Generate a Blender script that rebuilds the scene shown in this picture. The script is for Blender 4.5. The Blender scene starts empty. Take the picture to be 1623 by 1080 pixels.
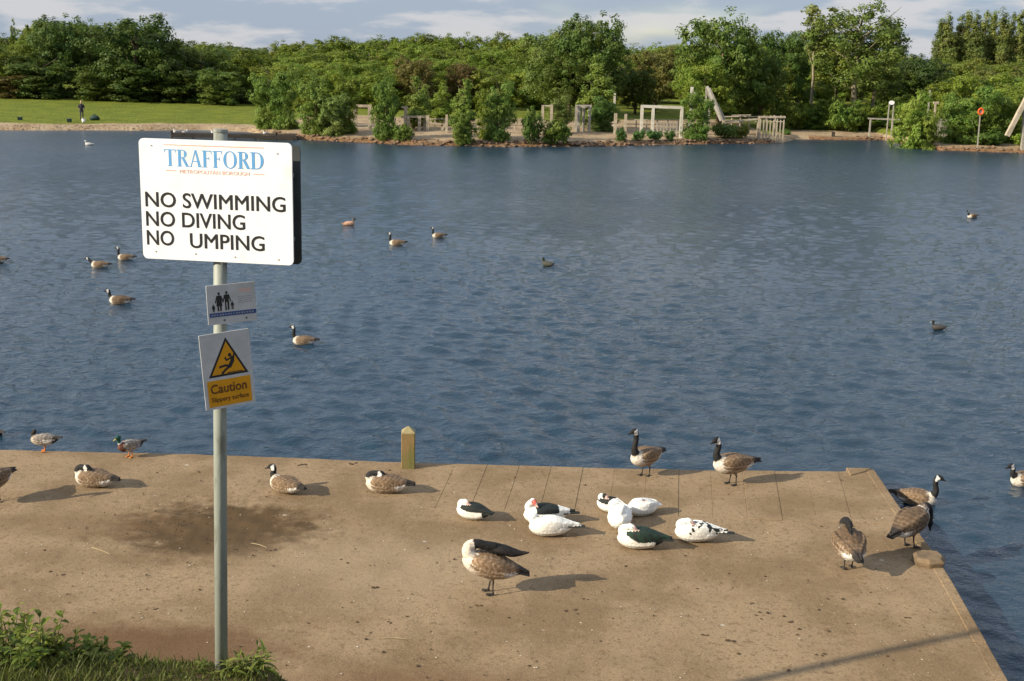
import bpy, math, random
import numpy as np
from mathutils import Vector, Matrix, Quaternion
from mathutils.kdtree import KDTree
R = math.radians
SC = bpy.context.scene
COL = SC.collection

# ---------------------------------------------------------------- camera
CAM_H, PITCH, ROLL, FPX, PW, PH = 6.6, R(12.6), R(1.3), 2000.0, 1623.0, 1080.0
WATER_Z = -0.35
cd = bpy.data.cameras.new('camera')
cam = bpy.data.objects.new('camera', cd)
COL.objects.link(cam)
SC.camera = cam
cd.sensor_width = 36.0
cd.lens = 36.0 * FPX / PW
cd.clip_start = 0.1
cd.clip_end = 9000
_f = Vector((0, math.cos(PITCH), -math.sin(PITCH)))
_r0 = Vector((1, 0, 0))
_u0 = _r0.cross(_f)
_r = _r0 * math.cos(ROLL) + _u0 * math.sin(ROLL)
_u = _u0 * math.cos(ROLL) - _r0 * math.sin(ROLL)
cam.matrix_world = Matrix(((_r.x, _u.x, -_f.x, 0), (_r.y, _u.y, -_f.y, 0), (_r.z, _u.z, -_f.z, CAM_H), (0, 0, 0, 1)))

def ray(px, py):
    return _f * FPX + _r * (px - PW / 2) - _u * (py - PH / 2)
def at(px, py, z=0.0):                       # point of the level plane z seen at a photo pixel
    d = ray(px, py)
    t = (z - CAM_H) / d.z
    return Vector((d.x * t, d.y * t, z))
def atd(px, py, y):                          # point at distance y seen at a photo pixel
    d = ray(px, py)
    t = y / d.y
    return Vector((d.x * t, y, CAM_H + d.z * t))

# ---------------------------------------------------------------- sky, sun, exposure
SUN_EL, SUN_ROT = R(25), R(245.5)
w = bpy.data.worlds.new('World')
SC.world = w
w.use_nodes = True
nt = w.node_tree
nt.nodes.clear()
def N(tree, t, **kw):
    n = tree.nodes.new(t)
    for k, v in kw.items():
        setattr(n, k, v)
    return n
def L(tree, a, b):
    tree.links.new(a, b)
out = N(nt, 'ShaderNodeOutputWorld')
bg = N(nt, 'ShaderNodeBackground')
bg.inputs['Strength'].default_value = 0.092
sky = N(nt, 'ShaderNodeTexSky', sky_type='NISHITA', sun_disc=False)
sky.sun_elevation, sky.sun_rotation = SUN_EL, SUN_ROT
sky.air_density, sky.dust_density, sky.ozone_density = 1.2, 0.2, 3.5
tc = N(nt, 'ShaderNodeTexCoord')
sep = N(nt, 'ShaderNodeSeparateXYZ')
L(nt, tc.outputs['Generated'], sep.inputs[0])
zmax = N(nt, 'ShaderNodeMath', operation='MAXIMUM'); zmax.inputs[1].default_value = 0.0
L(nt, sep.outputs['Z'], zmax.inputs[0])
zadd = N(nt, 'ShaderNodeMath', operation='ADD'); zadd.inputs[1].default_value = 0.20
L(nt, zmax.outputs[0], zadd.inputs[0])
dv = N(nt, 'ShaderNodeVectorMath', operation='DIVIDE')
cmb = N(nt, 'ShaderNodeCombineXYZ')
cmb.inputs[2].default_value = 1.0
L(nt, zadd.outputs[0], cmb.inputs[0]); L(nt, zadd.outputs[0], cmb.inputs[1])
L(nt, tc.outputs['Generated'], dv.inputs[0]); L(nt, cmb.outputs[0], dv.inputs[1])
def cloud(scale, detail, lo, hi, off):
    mp = N(nt, 'ShaderNodeMapping'); mp.inputs['Location'].default_value = off
    n = N(nt, 'ShaderNodeTexNoise'); n.inputs['Scale'].default_value = scale; n.inputs['Detail'].default_value = detail
    n.inputs['Roughness'].default_value = 0.55
    r = N(nt, 'ShaderNodeMapRange', interpolation_type='SMOOTHSTEP')
    r.inputs['From Min'].default_value = lo; r.inputs['From Max'].default_value = hi
    L(nt, dv.outputs[0], mp.inputs[0]); L(nt, mp.outputs[0], n.inputs['Vector']); L(nt, n.outputs[0], r.inputs[0])
    return r.outputs[0]
veil = cloud(0.9, 3, 0.20, 0.46, (3.1, 1.7, 0))
cum = cloud(2.3, 8, 0.46, 0.60, (11.3, 4.2, 0))
def mixc(a, b, f, col=None, mx=1.0):
    m = N(nt, 'ShaderNodeMix', data_type='RGBA')
    s = N(nt, 'ShaderNodeMath', operation='MULTIPLY'); s.inputs[1].default_value = mx
    L(nt, f, s.inputs[0]); L(nt, s.outputs[0], m.inputs[0])
    L(nt, a, m.inputs[6])
    m.inputs[7].default_value = col
    return m.outputs[2]
c1 = mixc(sky.outputs[0], None, veil, (2.55, 3.08, 3.92, 1), 0.93)
c2 = mixc(c1, None, cum, (5.0, 4.9, 4.85, 1), 0.72)
# an overcast deck is brighter overhead than at the horizon (the CIE overcast-sky law, weakened for broken cloud)
grad = N(nt, 'ShaderNodeMath', operation='MULTIPLY_ADD'); grad.inputs[1].default_value = 0.8; grad.inputs[2].default_value = 1.0
L(nt, zmax.outputs[0], grad.inputs[0])
vs = N(nt, 'ShaderNodeVectorMath', operation='SCALE'); L(nt, c2, vs.inputs[0]); L(nt, grad.outputs[0], vs.inputs['Scale'])
L(nt, vs.outputs[0], bg.inputs['Color'])
L(nt, bg.outputs[0], out.inputs[0])

sd = bpy.data.lights.new('sun', 'SUN')
sd.energy = 5.0
sd.angle = R(0.53)
sd.color = (1.0, 0.89, 0.70)
sun = bpy.data.objects.new('sun', sd)
COL.objects.link(sun)
sun_dir = Vector((math.sin(SUN_ROT) * math.cos(SUN_EL), math.cos(SUN_ROT) * math.cos(SUN_EL), math.sin(SUN_EL)))
sun.rotation_euler = sun_dir.to_track_quat('Z', 'Y').to_euler()
sun.location = (-30, -15, 25)
SC.view_settings.view_transform = 'Standard'
SC.view_settings.look = 'None'
SC.view_settings.gamma = 1.0
SC.view_settings.exposure = 0.60
SC.view_settings.use_curve_mapping = False
SC.render.engine = 'CYCLES'
SC.cycles.max_bounces = 6
SC.cycles.diffuse_bounces = 3
SC.cycles.glossy_bounces = 3
SC.cycles.transparent_max_bounces = 8

# ---------------------------------------------------------------- materials
def _mix(t, a, b, f):
    m = N(t, 'ShaderNodeMix', data_type='RGBA')
    for sock, v in ((m.inputs[6], a), (m.inputs[7], b), (m.inputs[0], f)):
        if isinstance(v, (int, float)): sock.default_value = v
        elif isinstance(v, tuple): sock.default_value = (*v[:3], 1)
        else: L(t, v, sock)
    return m.outputs[2]
def _noise(t, vec, scale, detail=4, rough=0.55):
    n = N(t, 'ShaderNodeTexNoise')
    n.inputs['Scale'].default_value = scale; n.inputs['Detail'].default_value = detail; n.inputs['Roughness'].default_value = rough
    if vec is not None: L(t, vec, n.inputs['Vector'])
    return n.outputs[0]
def _range(t, v, lo, hi, a=0.0, b=1.0):
    r = N(t, 'ShaderNodeMapRange', interpolation_type='SMOOTHSTEP')
    for k, x in (('From Min', lo), ('From Max', hi), ('To Min', a), ('To Max', b)): r.inputs[k].default_value = x
    L(t, v, r.inputs[0])
    return r.outputs[0]
def _math(t, op, a, b=0.0):
    m = N(t, 'ShaderNodeMath', operation=op)
    for s, v in ((m.inputs[0], a), (m.inputs[1], b)):
        if isinstance(v, (int, float)): s.default_value = v
        else: L(t, v, s)
    return m.outputs[0]
def new_mat(name):
    m = bpy.data.materials.new(name)
    m.use_nodes = True
    t = m.node_tree
    b = t.nodes['Principled BSDF']
    return m, t, b
def _bump(t, b, h, strength, dist):
    bp = N(t, 'ShaderNodeBump')
    bp.inputs['Strength'].default_value = strength; bp.inputs['Distance'].default_value = dist
    L(t, h, bp.inputs['Height']); L(t, bp.outputs[0], b.inputs['Normal'])
    return bp
def mat(name, col, rough=0.8, col2=None, scale=6.0, bump=0.0, bscale=40.0, spec=0.3, metal=0.0, lo=0.35, hi=0.65, stretch=None):
    m, t, b = new_mat(name)
    tcn = N(t, 'ShaderNodeTexCoord')
    vec = tcn.outputs['Object']
    if stretch:
        mp = N(t, 'ShaderNodeMapping'); mp.inputs['Scale'].default_value = stretch
        L(t, vec, mp.inputs[0]); vec = mp.outputs[0]
    c2 = col2 or tuple(c * 0.72 for c in col)
    f = _range(t, _noise(t, vec, scale, 6), lo, hi)
    L(t, _mix(t, col, c2, f), b.inputs['Base Color'])
    b.inputs['Roughness'].default_value = rough
    b.inputs['Specular IOR Level'].default_value = spec
    b.inputs['Metallic'].default_value = metal
    if bump:
        _bump(t, b, _noise(t, vec, bscale, 5), bump, 0.01)
    return m
def attr_mat(name, rough=0.75, spec=0.25, nscale=60.0, namt=0.35, bump=0.25):
    """plumage / clothing: base colour from the mesh's own colour regions, broken up by fine feather grain"""
    m, t, b = new_mat(name)
    a = N(t, 'ShaderNodeAttribute'); a.attribute_name = 'Col'
    tcn = N(t, 'ShaderNodeTexCoord')
    mp = N(t, 'ShaderNodeMapping'); mp.inputs['Scale'].default_value = (1.0, 1.6, 1.6)
    L(t, tcn.outputs['Object'], mp.inputs[0])
    n = _noise(t, mp.outputs[0], nscale, 3)
    n2 = _noise(t, mp.outputs[0], nscale * 0.3, 2)
    f = _range(t, _math(t, 'MULTIPLY', _math(t, 'ADD', n, n2), 0.5), 0.38, 0.62, 1.0 - namt, 1.0 + namt * 0.55)
    mul = N(t, 'ShaderNodeVectorMath', operation='SCALE')
    L(t, a.outputs['Color'], mul.inputs[0]); L(t, f, mul.inputs['Scale'])
    L(t, mul.outputs[0], b.inputs['Base Color'])
    b.inputs['Roughness'].default_value = rough
    b.inputs['Specular IOR Level'].default_value = spec
    _bump(t, b, n, bump, 0.012)
    return m

# ---------------------------------------------------------------- mesh helpers
def mesh_fast(name, V, F, smooth=False):
    """V (n,3) array, F (m,k) int array of equal-sized faces"""
    V = np.asarray(V, np.float32); F = np.asarray(F, np.int32)
    me = bpy.data.meshes.new(name)
    me.vertices.add(len(V)); me.vertices.foreach_set('co', V.ravel())
    k = F.shape[1]
    me.loops.add(F.size); me.loops.foreach_set('vertex_index', F.ravel())
    me.polygons.add(len(F)); me.polygons.foreach_set('loop_start', np.arange(0, F.size, k, dtype=np.int32))
    if smooth: me.polygons.foreach_set('use_smooth', np.ones(len(F), bool))
    me.update(calc_edges=True)
    return me
class MB:
    def __init__(s): s.v, s.f = [], []
    def add(s, v, f):
        o = len(s.v); s.v += [tuple(p) for p in v]; s.f += [tuple(i + o for i in q) for q in f]
    def box(s, c, size, rz=0.0, M=None, taper=1.0):
        x, y, z = size[0] / 2, size[1] / 2, size[2] / 2
        pts = [Vector((sx * x * (taper if sz > 0 else 1), sy * y * (taper if sz > 0 else 1), sz * z)) for sz in (-1, 1) for sy in (-1, 1) for sx in (-1, 1)]
        if M is None: M = Matrix.Rotation(rz, 4, 'Z')
        s.add([Vector(c) + M.to_3x3() @ p for p in pts], [(0, 2, 3, 1), (4, 5, 7, 6), (0, 1, 5, 4), (2, 6, 7, 3), (0, 4, 6, 2), (1, 3, 7, 5)])
    def bar(s, a, b, wx, wy=None, up=(0, 0, 1)):
        a, b = Vector(a), Vector(b); d = (b - a); l = d.length; d.normalize()
        u = Vector(up)
        if abs(d.dot(u)) > 0.97: u = Vector((0, 1, 0))
        x = d.cross(u).normalized(); y = x.cross(d).normalized()
        M = Matrix((( x.x, y.x, d.x), (x.y, y.y, d.y), (x.z, y.z, d.z)))
        s.box((a + b) / 2, (wx, wy or wx, l), M=M)
    def tube(s, pts, radii, n=8, cap=True):
        pts = [Vector(p) for p in pts]
        if isinstance(radii, (int, float)): radii = [radii] * len(pts)
        rings = []
        ref = None
        for i, p in enumerate(pts):
            d = (pts[min(i + 1, len(pts) - 1)] - pts[max(i - 1, 0)]).normalized()
            if ref is None:
                ref = Vector((1, 0, 0)) if abs(d.x) < 0.8 else Vector((0, 1, 0))
            x = (ref - d * ref.dot(d)).normalized(); ref = x
            y = d.cross(x)
            rings.append([p + (x * math.cos(2 * math.pi * k / n) + y * math.sin(2 * math.pi * k / n)) * radii[i] for k in range(n)])
        V = [q for r_ in rings for q in r_]
        F = []
        for i in range(len(pts) - 1):
            for k in range(n):
                F.append((i * n + k, i * n + (k + 1) % n, (i + 1) * n + (k + 1) % n, (i + 1) * n + k))
        if cap:
            F.append(tuple(range(n - 1, -1, -1))); F.append(tuple((len(pts) - 1) * n + k for k in range(n)))
        s.add(V, F)
    def prism(s, poly, z0, z1, M=None):
        n = len(poly)
        V = [Vector((p[0], p[1], z0)) for p in poly] + [Vector((p[0], p[1], z1)) for p in poly]
        if M is not None: V = [M @ v for v in V]
        s.add(V, [tuple(range(n - 1, -1, -1)), tuple(range(n, 2 * n))] + [(i, (i + 1) % n, n + (i + 1) % n, n + i) for i in range(n)])
    def mesh(s, name, smooth=False):
        me = bpy.data.meshes.new(name)
        me.from_pydata(s.v, [], s.f); me.update()
        if smooth:
            me.polygons.foreach_set('use_smooth', np.ones(len(me.polygons), bool))
        return me
    def build(s, name, material, parent=None, smooth=False):
        return obj(name, s.mesh(name, smooth), material, parent)
def obj(name, me, material=None, parent=None):
    o = bpy.data.objects.new(name, me)
    COL.objects.link(o)
    if material is not None:
        if len(me.materials) == 0: me.materials.append(material)
    if parent is not None: o.parent = parent
    return o
def empty(name, loc=(0, 0, 0), rz=0.0):
    o = bpy.data.objects.new(name, None)
    COL.objects.link(o); o.location = loc; o.rotation_euler = (0, 0, rz); o.empty_display_size = 0.2
    return o
def tag(o, label=None, cat=None, group=None, kind=None):
    for k, v in (('label', label), ('category', cat), ('group', group), ('kind', kind)):
        if v: o[k] = v
    return o
def copy_tree(o, parent=None):
    c = o.copy(); COL.objects.link(c)
    if parent is not None: c.parent = parent
    for ch in o.children: copy_tree(ch, c)
    return c
def bevel(o, wd, seg=2):
    m = o.modifiers.new('bevel', 'BEVEL'); m.width = wd; m.segments = seg; m.limit_method = 'ANGLE'
    return o
def smoothstep(a, b, x):
    t = np.clip((x - a) / (b - a), 0, 1)
    return t * t * (3 - 2 * t)
_rng = np.random.default_rng(7)
def fnoise(X, Y, scale, seed, octaves=4):
    """smooth pseudo-noise from summed sines (for terrain)"""
    g = np.random.default_rng(seed); out_ = np.zeros_like(np.asarray(X, float)); amp = 1.0; s = scale
    for _ in range(octaves):
        for _k in range(4):
            a = g.uniform(0, 2 * math.pi); ph = g.uniform(0, 6.28)
            out_ += amp * np.sin((X * math.cos(a) + Y * math.sin(a)) * s + ph) / 4
        amp *= 0.55; s *= 1.93
    return out_

# ---------------------------------------------------------------- the lake
def wave_field(X, Y, spacing):
    g = np.random.default_rng(21)
    Z = np.zeros_like(X); DX = np.zeros_like(X); DY = np.zeros_like(X)
    comps = []
    wind = R(248)                               # waves run towards the camera and a little left
    for i in range(90):
        lam = 0.19 * (1.02 / 0.19) ** g.random()
        ang = wind + g.normal(0, 0.55)
        comps.append((lam, ang, g.uniform(0, 6.283), 0.0235 * (1.18 if lam > 0.32 else 1.05)))
    patch = 0.72 + 0.38 * fnoise(X, Y, 0.11, 5, 3)
    patch = np.clip(patch, 0.25, 1.3) * (1 - 0.15 * smoothstep(22, 70, Y))
    for lam, ang, ph, slope in comps:
        k = 2 * math.pi / lam
        fade = np.clip((lam / np.maximum(spacing, 1e-3) - 1.7) / 1.6, 0, 1)
        a = slope * lam / (2 * math.pi) * 1.25 * fade * patch
        arg = k * (X * math.cos(ang) + Y * math.sin(ang)) + ph + 0.8 * fnoise(X, Y, 0.25, 31, 2)
        Z += a * np.sin(arg)
        q = 0.85
        DX -= q * a * np.cos(arg) * math.cos(ang); DY -= q * a * np.cos(arg) * math.sin(ang)
    return X + DX, Y + DY, Z
def lake():
    nu, nr = 680, 760
    ys = 10.0 * (175.0 / 10.0) ** (np.linspace(0, 1, nr))
    ys = np.concatenate([[-30.0, 2.0], ys])
    u = np.linspace(-1, 1, nu)
    hw = 0.50 * ys + 2.0
    hw = np.maximum(hw, 8)
    X = u[None, :] * hw[:, None]; Y = np.repeat(ys[:, None], nu, 1)
    sp = np.maximum(np.gradient(ys)[:, None] * np.ones_like(X), (hw / nu * 2)[:, None])
    X, Y, Z = wave_field(X, Y, sp)
    # outer skirt columns so that the sheet goes on past the frame
    n = X.shape[0]
    lft = np.full((n, 1), -400.0); rgt = np.full((n, 1), 400.0)
    X = np.concatenate([lft, X, rgt], 1); Y = np.concatenate([Y[:, :1], Y, Y[:, -1:]], 1); Z = np.concatenate([Z[:, :1] * 0, Z, Z[:, :1] * 0], 1)
    m = X.shape[1]
    V = np.stack([X, Y, Z], -1).reshape(-1, 3)
    idx = np.arange(n * m).reshape(n, m)
    F = np.stack([idx[:-1, :-1], idx[:-1, 1:], idx[1:, 1:], idx[1:, :-1]], -1).reshape(-1, 4)
    me = mesh_fast('lake_water', V, F, True)
    M_, t, b = new_mat('lake water')
    b.inputs['Base Color'].default_value = (0.014, 0.034, 0.056, 1)
    b.inputs['Roughness'].default_value = 0.06
    b.inputs['IOR'].default_value = 1.333
    g = N(t, 'ShaderNodeNewGeometry')
    mp = N(t, 'ShaderNodeMapping'); mp.inputs['Scale'].default_value = (1.0, 1.5, 1.0); mp.inputs['Rotation'].default_value = (0, 0, R(-14))
    L(t, g.outputs['Position'], mp.inputs[0])
    n1 = _noise(t, mp.outputs[0], 3.6, 3, 0.6)
    n2 = _noise(t, mp.outputs[0], 10.5, 3, 0.6)
    h = _math(t, 'ADD', _math(t, 'MULTIPLY', n1, 0.062), _math(t, 'MULTIPLY', n2, 0.020))
    sxyz = N(t, 'ShaderNodeSeparateXYZ'); L(t, g.outputs['Position'], sxyz.inputs[0])
    L(t, _range(t, sxyz.outputs['Y'], 32, 95, 0.03, 0.25), b.inputs['Roughness'])      # the open lake is ruffled by the wind, the quay's lee is smoother
    gust = _range(t, _noise(t, g.outputs['Position'], 0.09, 3), 0.35, 0.65, 0.55, 1.0)
    bp = _bump(t, b, h, 0.9, 1.0)
    L(t, gust, bp.inputs['Strength'])
    o = obj('lake_water', me, M_)
    o.location.z = WATER_Z
    tag(o, kind='structure')
    return o
lake()

# ---------------------------------------------------------------- the quay
front = [(-420, 703), (-60, 711), (0, 712.5), (380, 722.5), (640, 733), (920, 741), (1140, 746), (1345, 748)]
right = [(1385, 744.5), (1425, 803), (1492, 893), (1560, 1012), (1597, 1078), (1660, 1190)]
FP = [at(*p) for p in front]
RP = [at(*p) for p in right]
m_dirt, t, b = new_mat('trodden dirt over concrete')
gpos = N(t, 'ShaderNodeNewGeometry')
P = gpos.outputs['Position']
n_big = _noise(t, P, 0.55, 5, 0.6); n_mid = _noise(t, P, 3.2, 6, 0.65); n_fine = _noise(t, P, 34, 5, 0.7); n_grit = _noise(t, P, 120, 3, 0.7)
c = _mix(t, (0.285, 0.203, 0.120), (0.195, 0.132, 0.073), _range(t, n_big, 0.38, 0.62))
c = _mix(t, c, (0.33, 0.24, 0.15), _range(t, n_mid, 0.55, 0.75, 0, 0.45))
c = _mix(t, c, (0.17, 0.11, 0.062), _range(t, n_mid, 0.42, 0.28, 0, 0.5))
c = _mix(t, c, (0.13, 0.085, 0.05), _range(t, n_fine, 0.46, 0.34, 0, 0.75))
c = _mix(t, c, (0.38, 0.29, 0.20), _range(t, n_fine, 0.56, 0.68, 0, 0.55))
n_mot = _noise(t, P, 11, 5, 0.65)
c = _mix(t, c, (0.15, 0.098, 0.054), _range(t, n_mot, 0.48, 0.33, 0, 0.75))
c = _mix(t, c, (0.50, 0.41, 0.30), _range(t, n_grit, 0.66, 0.74, 0, 0.6))
def blob(px, py, rx, ry, lo, hi, wob=0.35):
    q = at(px, py)
    mp = N(t, 'ShaderNodeMapping'); mp.vector_type = 'POINT'
    mp.inputs['Location'].default_value = (-q.x / rx, -q.y / ry, 0); mp.inputs['Scale'].default_value = (1 / rx, 1 / ry, 0)
    L(t, P, mp.inputs[0])
    ln = N(t, 'ShaderNodeVectorMath', operation='LENGTH'); L(t, mp.outputs[0], ln.inputs[0])
    d = _math(t, 'ADD', ln.outputs[1], _math(t, 'MULTIPLY', _math(t, 'SUBTRACT', n_mid, 0.5), wob * 2))
    return _range(t, d, hi, lo)
# the damp, churned patch behind the sign and the dark earth at the foot of the bank
c = _mix(t, c, (0.080, 0.050, 0.024), _math(t, 'MULTIPLY', blob(348, 836, 1.6, 1.2, 0.5, 1.15, 0.8), 0.93))
c = _mix(t, c, (0.14, 0.085, 0.042), _math(t, 'MULTIPLY', blob(140, 830, 1.6, 0.7, 0.4, 1.2), 0.5))
c = _mix(t, c, (0.105, 0.055, 0.026), _math(t, 'MULTIPLY', blob(230, 1030, 2.0, 0.75, 0.45, 1.25), 0.8))
c = _mix(t, c, (0.15, 0.085, 0.045), _math(t, 'MULTIPLY', blob(640, 1090, 2.0, 0.6, 0.3, 1.2), 0.55))
c = _mix(t, c, (0.34, 0.255, 0.165), _math(t, 'MULTIPLY', blob(600, 900, 2.4, 1.4, 0.2, 1.2), 0.35))
# the odd pale splash of a dropping
vo = N(t, 'ShaderNodeTexVoronoi'); vo.inputs['Scale'].default_value = 1.9; L(t, P, vo.inputs['Vector'])
sepc = N(t, 'ShaderNodeSeparateColor'); L(t, vo.outputs['Color'], sepc.inputs[0])
spot = _math(t, 'MULTIPLY', _range(t, _math(t, 'ADD', vo.outputs['Distance'], _math(t, 'MULTIPLY', n_fine, 0.1)), 0.13, 0.08), _range(t, sepc.outputs[0], 0.72, 0.75))
c = _mix(t, c, (0.55, 0.50, 0.42), _math(t, 'MULTIPLY', spot, 0.6))
L(t, c, b.inputs['Base Color'])
b.inputs['Roughness'].default_value = 0.95; b.inputs['Specular IOR Level'].default_value = 0.12
hh = _math(t, 'ADD', _math(t, 'MULTIPLY', n_mid, 0.020), _math(t, 'ADD', _math(t, 'MULTIPLY', n_fine, 0.010), _math(t, 'MULTIPLY', n_grit, 0.003)))
_bump(t, b, hh, 0.8, 1.0)
m_conc = mat('weathered concrete', (0.30, 0.22, 0.145), 0.9, (0.22, 0.16, 0.10), 3.0, 0.5, 30)
m_conc_dark = mat('damp concrete wall', (0.10, 0.085, 0.065), 0.8, (0.05, 0.05, 0.035), 2.0, 0.5, 20)

quay = MB()
ring = [Vector((-60, FP[0].y + 0.4, 0))] + FP + RP + [Vector((6.2, 2.0, 0)), Vector((-60, 2.0, 0))]
quay.prism([(p.x, p.y) for p in ring][::-1], -2.2, -0.06)
q_o = quay.build('quay', m_conc_dark)
tag(q_o, kind='structure')
# top sheet, a grid between the outline's left and right ends
def quay_right(y):
    pts = sorted([(p.y, p.x) for p in RP])
    ysr = [p[0] for p in pts]; xs = [p[1] for p in pts]
    return np.interp(y, ysr, xs)
def quay_front(x):
    pts = sorted([(p.x, p.y) for p in FP + [RP[0]]])
    return np.interp(x, [p[0] for p in pts], [p[1] for p in pts])
strip_a, strip_b = at(668, 806), at(1432, 831)      # inner edge of the plank strip
def strip_y(x):
    return strip_a.y + (strip_b.y - strip_a.y) * (x - strip_a.x) / (strip_b.x - strip_a.x)
KERB = 0.15
def quay_top():
    nx, ny = 260, 200
    vs = np.linspace(0, 1, ny) ** 1.0
    us = np.linspace(0, 1, nx) ** 0.7
    x_corner = RP[0].x
    V = np.zeros((ny, nx, 3))
    # x runs from far left to the right edge at each depth
    for j, v in enumerate(vs):
        y0 = 9.0 + v * 11.6
        xr = quay_right(y0) - KERB
        V[j, :, 0] = -14 + (xr + 14) * us
        V[j, :, 1] = y0
    X, Y = V[..., 0], V[..., 1]
    lim = quay_front(X) - 0.005
    # squash the last rows against the limit
    Y2 = 9.0 + (np.minimum(lim, 40) - 9.0) * vs[:, None]
    V[..., 1] = Y2
    Z = 0.010 * fnoise(V[..., 0], V[..., 1], 1.6, 3, 4) + 0.004 * fnoise(V[..., 0], V[..., 1], 9, 4, 3) - 0.004
    q = at(340, 825)
    r2 = ((V[..., 0] - q.x) / 1.5) ** 2 + ((V[..., 1] - q.y) / 0.9) ** 2
    Z += np.exp(-r2) * (0.03 * fnoise(V[..., 0], V[..., 1], 14, 9, 3) - 0.03)
    under = (V[..., 1] > strip_y(V[..., 0]) + 0.03) & (V[..., 0] > strip_a.x + 0.35 * (V[..., 1] - strip_a.y) + 0.03)
    V[..., 2] = np.where(under, -0.007, Z)                     # bed of the plank strip
    idx = np.arange(nx * ny).reshape(ny, nx)
    F = np.stack([idx[:-1, :-1], idx[:-1, 1:], idx[1:, 1:], idx[1:, :-1]], -1).reshape(-1, 4)
    return mesh_fast('dirt_surface', V.reshape(-1, 3), F, True)
# the sheet's right edge follows the kerb at each row's own depth
me = quay_top()
co = np.zeros(len(me.vertices) * 3, np.float32); me.vertices.foreach_get('co', co); co = co.reshape(-1, 3)
xr = quay_right(co[:, 1]) - KERB
co[:, 0] = np.minimum(co[:, 0], xr)
me.vertices.foreach_set('co', co.ravel()); me.update()
tag(obj('dirt_surface', me, m_dirt, q_o))
def far_left():
    s = MB(); s.prism([(-60, 2.0), (-13.9, 2.0), (-13.9, FP[0].y), (-60, FP[0].y + 0.4)], -0.05, -0.01); return s
far_left().build('dirt_apron', m_dirt, q_o)
# concrete planks across the front of the quay
rg = random.Random(3)
# joints through photo points: front px -> inner px
jf = [672 + i * 50.5 for i in range(14)] + [1384]
def front_at(px):
    py = np.interp(px, [p[0] for p in front] + [1385], [p[1] for p in front] + [744.5]); return at(px, py)
vx = 1085.0
pl_mesh_joint = 0.012
for i in range(14):
    a0, a1 = front_at(jf[i]), front_at(jf[i + 1])
    def inner(px, a):
        ib = px - (vx - px) * (-0.088) * 0 - 0.092 * (vx - px)
        pb = at(ib, np.interp(ib, [668, 1432], [806, 831])); return pb
    b0, b1 = inner(jf[i], a0), inner(jf[i + 1], a1)
    if i == 13: b1 = Vector((quay_right(b1.y) - KERB * 0.9, b1.y, 0)); a1 = Vector((RP[0].x - KERB * 0.7, a1.y, 0))
    g = 0.0028 if i < 6 else 0.0010
    lx = (a1 - a0).normalized(); 
    z = rg.uniform(-0.004, 0.007)
    s = MB()
    q4 = [a0 + lx * g, a1 - lx * g, b1 - lx * g, b0 + lx * g]
    sub = 3
    s.prism([(p.x, p.y) for p in q4][::-1], -0.12, z)
    o = s.build('plank', m_dirt, q_o)
    bevel(o, 0.005, 2)
# low kerb of concrete along the right side
kr = [Vector((float(quay_right(y)), y, 0)) for y in np.linspace(RP[0].y - 0.02, 11.0, 11)]
for i in range(10):
    a, b_ = kr[i], kr[i + 1]
    d = (b_ - a).normalized(); nrm = Vector((d.y, -d.x, 0))
    if nrm.x > 0: nrm = -nrm
    g = d * 0.008
    s = MB(); s.prism([(p.x, p.y) for p in (a + g, a + g + nrm * KERB, b_ - g + nrm * KERB, b_ - g)], -0.3, 0.003 + rg.uniform(0, 0.008))
    bevel(s.build('kerb_stone', m_dirt, q_o), 0.012, 2)
c0 = at(1345, 752); 
s = MB(); s.prism([(c0.x, c0.y - 0.10), (RP[0].x - 0.17, RP[0].y - 0.14), (RP[0].x - 0.03, RP[0].y + 0.02), (c0.x + 0.03, RP[0].y + 0.02)], -0.1, 0.022)
bevel(s.build('corner_stone', m_dirt, q_o), 0.02, 2)

# broken block on the edge beside the goose
bp_ = at(1471, 893)
s = MB()
rr = random.Random(5)
pts = [(-0.20, -0.13), (-0.05, -0.20), (0.15, -0.17), (0.21, -0.02), (0.18, 0.16), (-0.02, 0.22), (-0.18, 0.13)]
n = len(pts)
lay = [(0.0, 1.0), (0.08, 1.03), (0.125, 0.86)]
V = []
for z, k in lay:
    for (x, y) in pts: V.append((bp_.x + x * k + rr.uniform(-.012, .012), bp_.y + y * k + rr.uniform(-.012, .012), z + rr.uniform(-.01, .012) * (z > 0)))
F = [(j * n + i, j * n + (i + 1) % n, (j + 1) * n + (i + 1) % n, (j + 1) * n + i) for j in range(2) for i in range(n)] + [tuple(2 * n + i for i in range(n))]
s.add(V, F)
o = s.build('concrete_block', mat('earthy concrete', (0.195, 0.138, 0.082), 0.95, (0.13, 0.092, 0.055), 5.0, 0.7, 30)); bevel(o, 0.012, 2)
tag(o, 'rounded lump of pale concrete on the right edge of the quay below the drinking goose', 'concrete block')

# square timber post on the front edge
ptop = 0.66
pb = at(647, 740)
m_post = mat('mossy post timber', (0.25, 0.16, 0.07), 0.85, (0.15, 0.14, 0.045), 5.0, 0.6, 25, stretch=(1, 1, 0.35))
s = MB(); hw = 0.112
s.box((0, 0, 0.29), (hw * 2, hw * 2, 0.62))
V = [(-hw, -hw, .60), (hw, -hw, .60), (hw, hw, .60), (-hw, hw, .60), (0, 0, .70)]
s2 = MB(); s2.add(V, [(0, 1, 4), (1, 2, 4), (2, 3, 4), (3, 0, 4), (3, 2, 1, 0)])
o = empty('timber_post', pb, R(3))
p_ = s.build('shaft', m_post, o); bevel(p_, 0.012, 2)
m_cap = mat('paler post top', (0.34, 0.28, 0.14), 0.85, (0.24, 0.2, 0.1), 6.0, 0.4, 25)  # post top coloured paler than the shaft
p_ = s2.build('pointed_top', m_cap, o)
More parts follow.
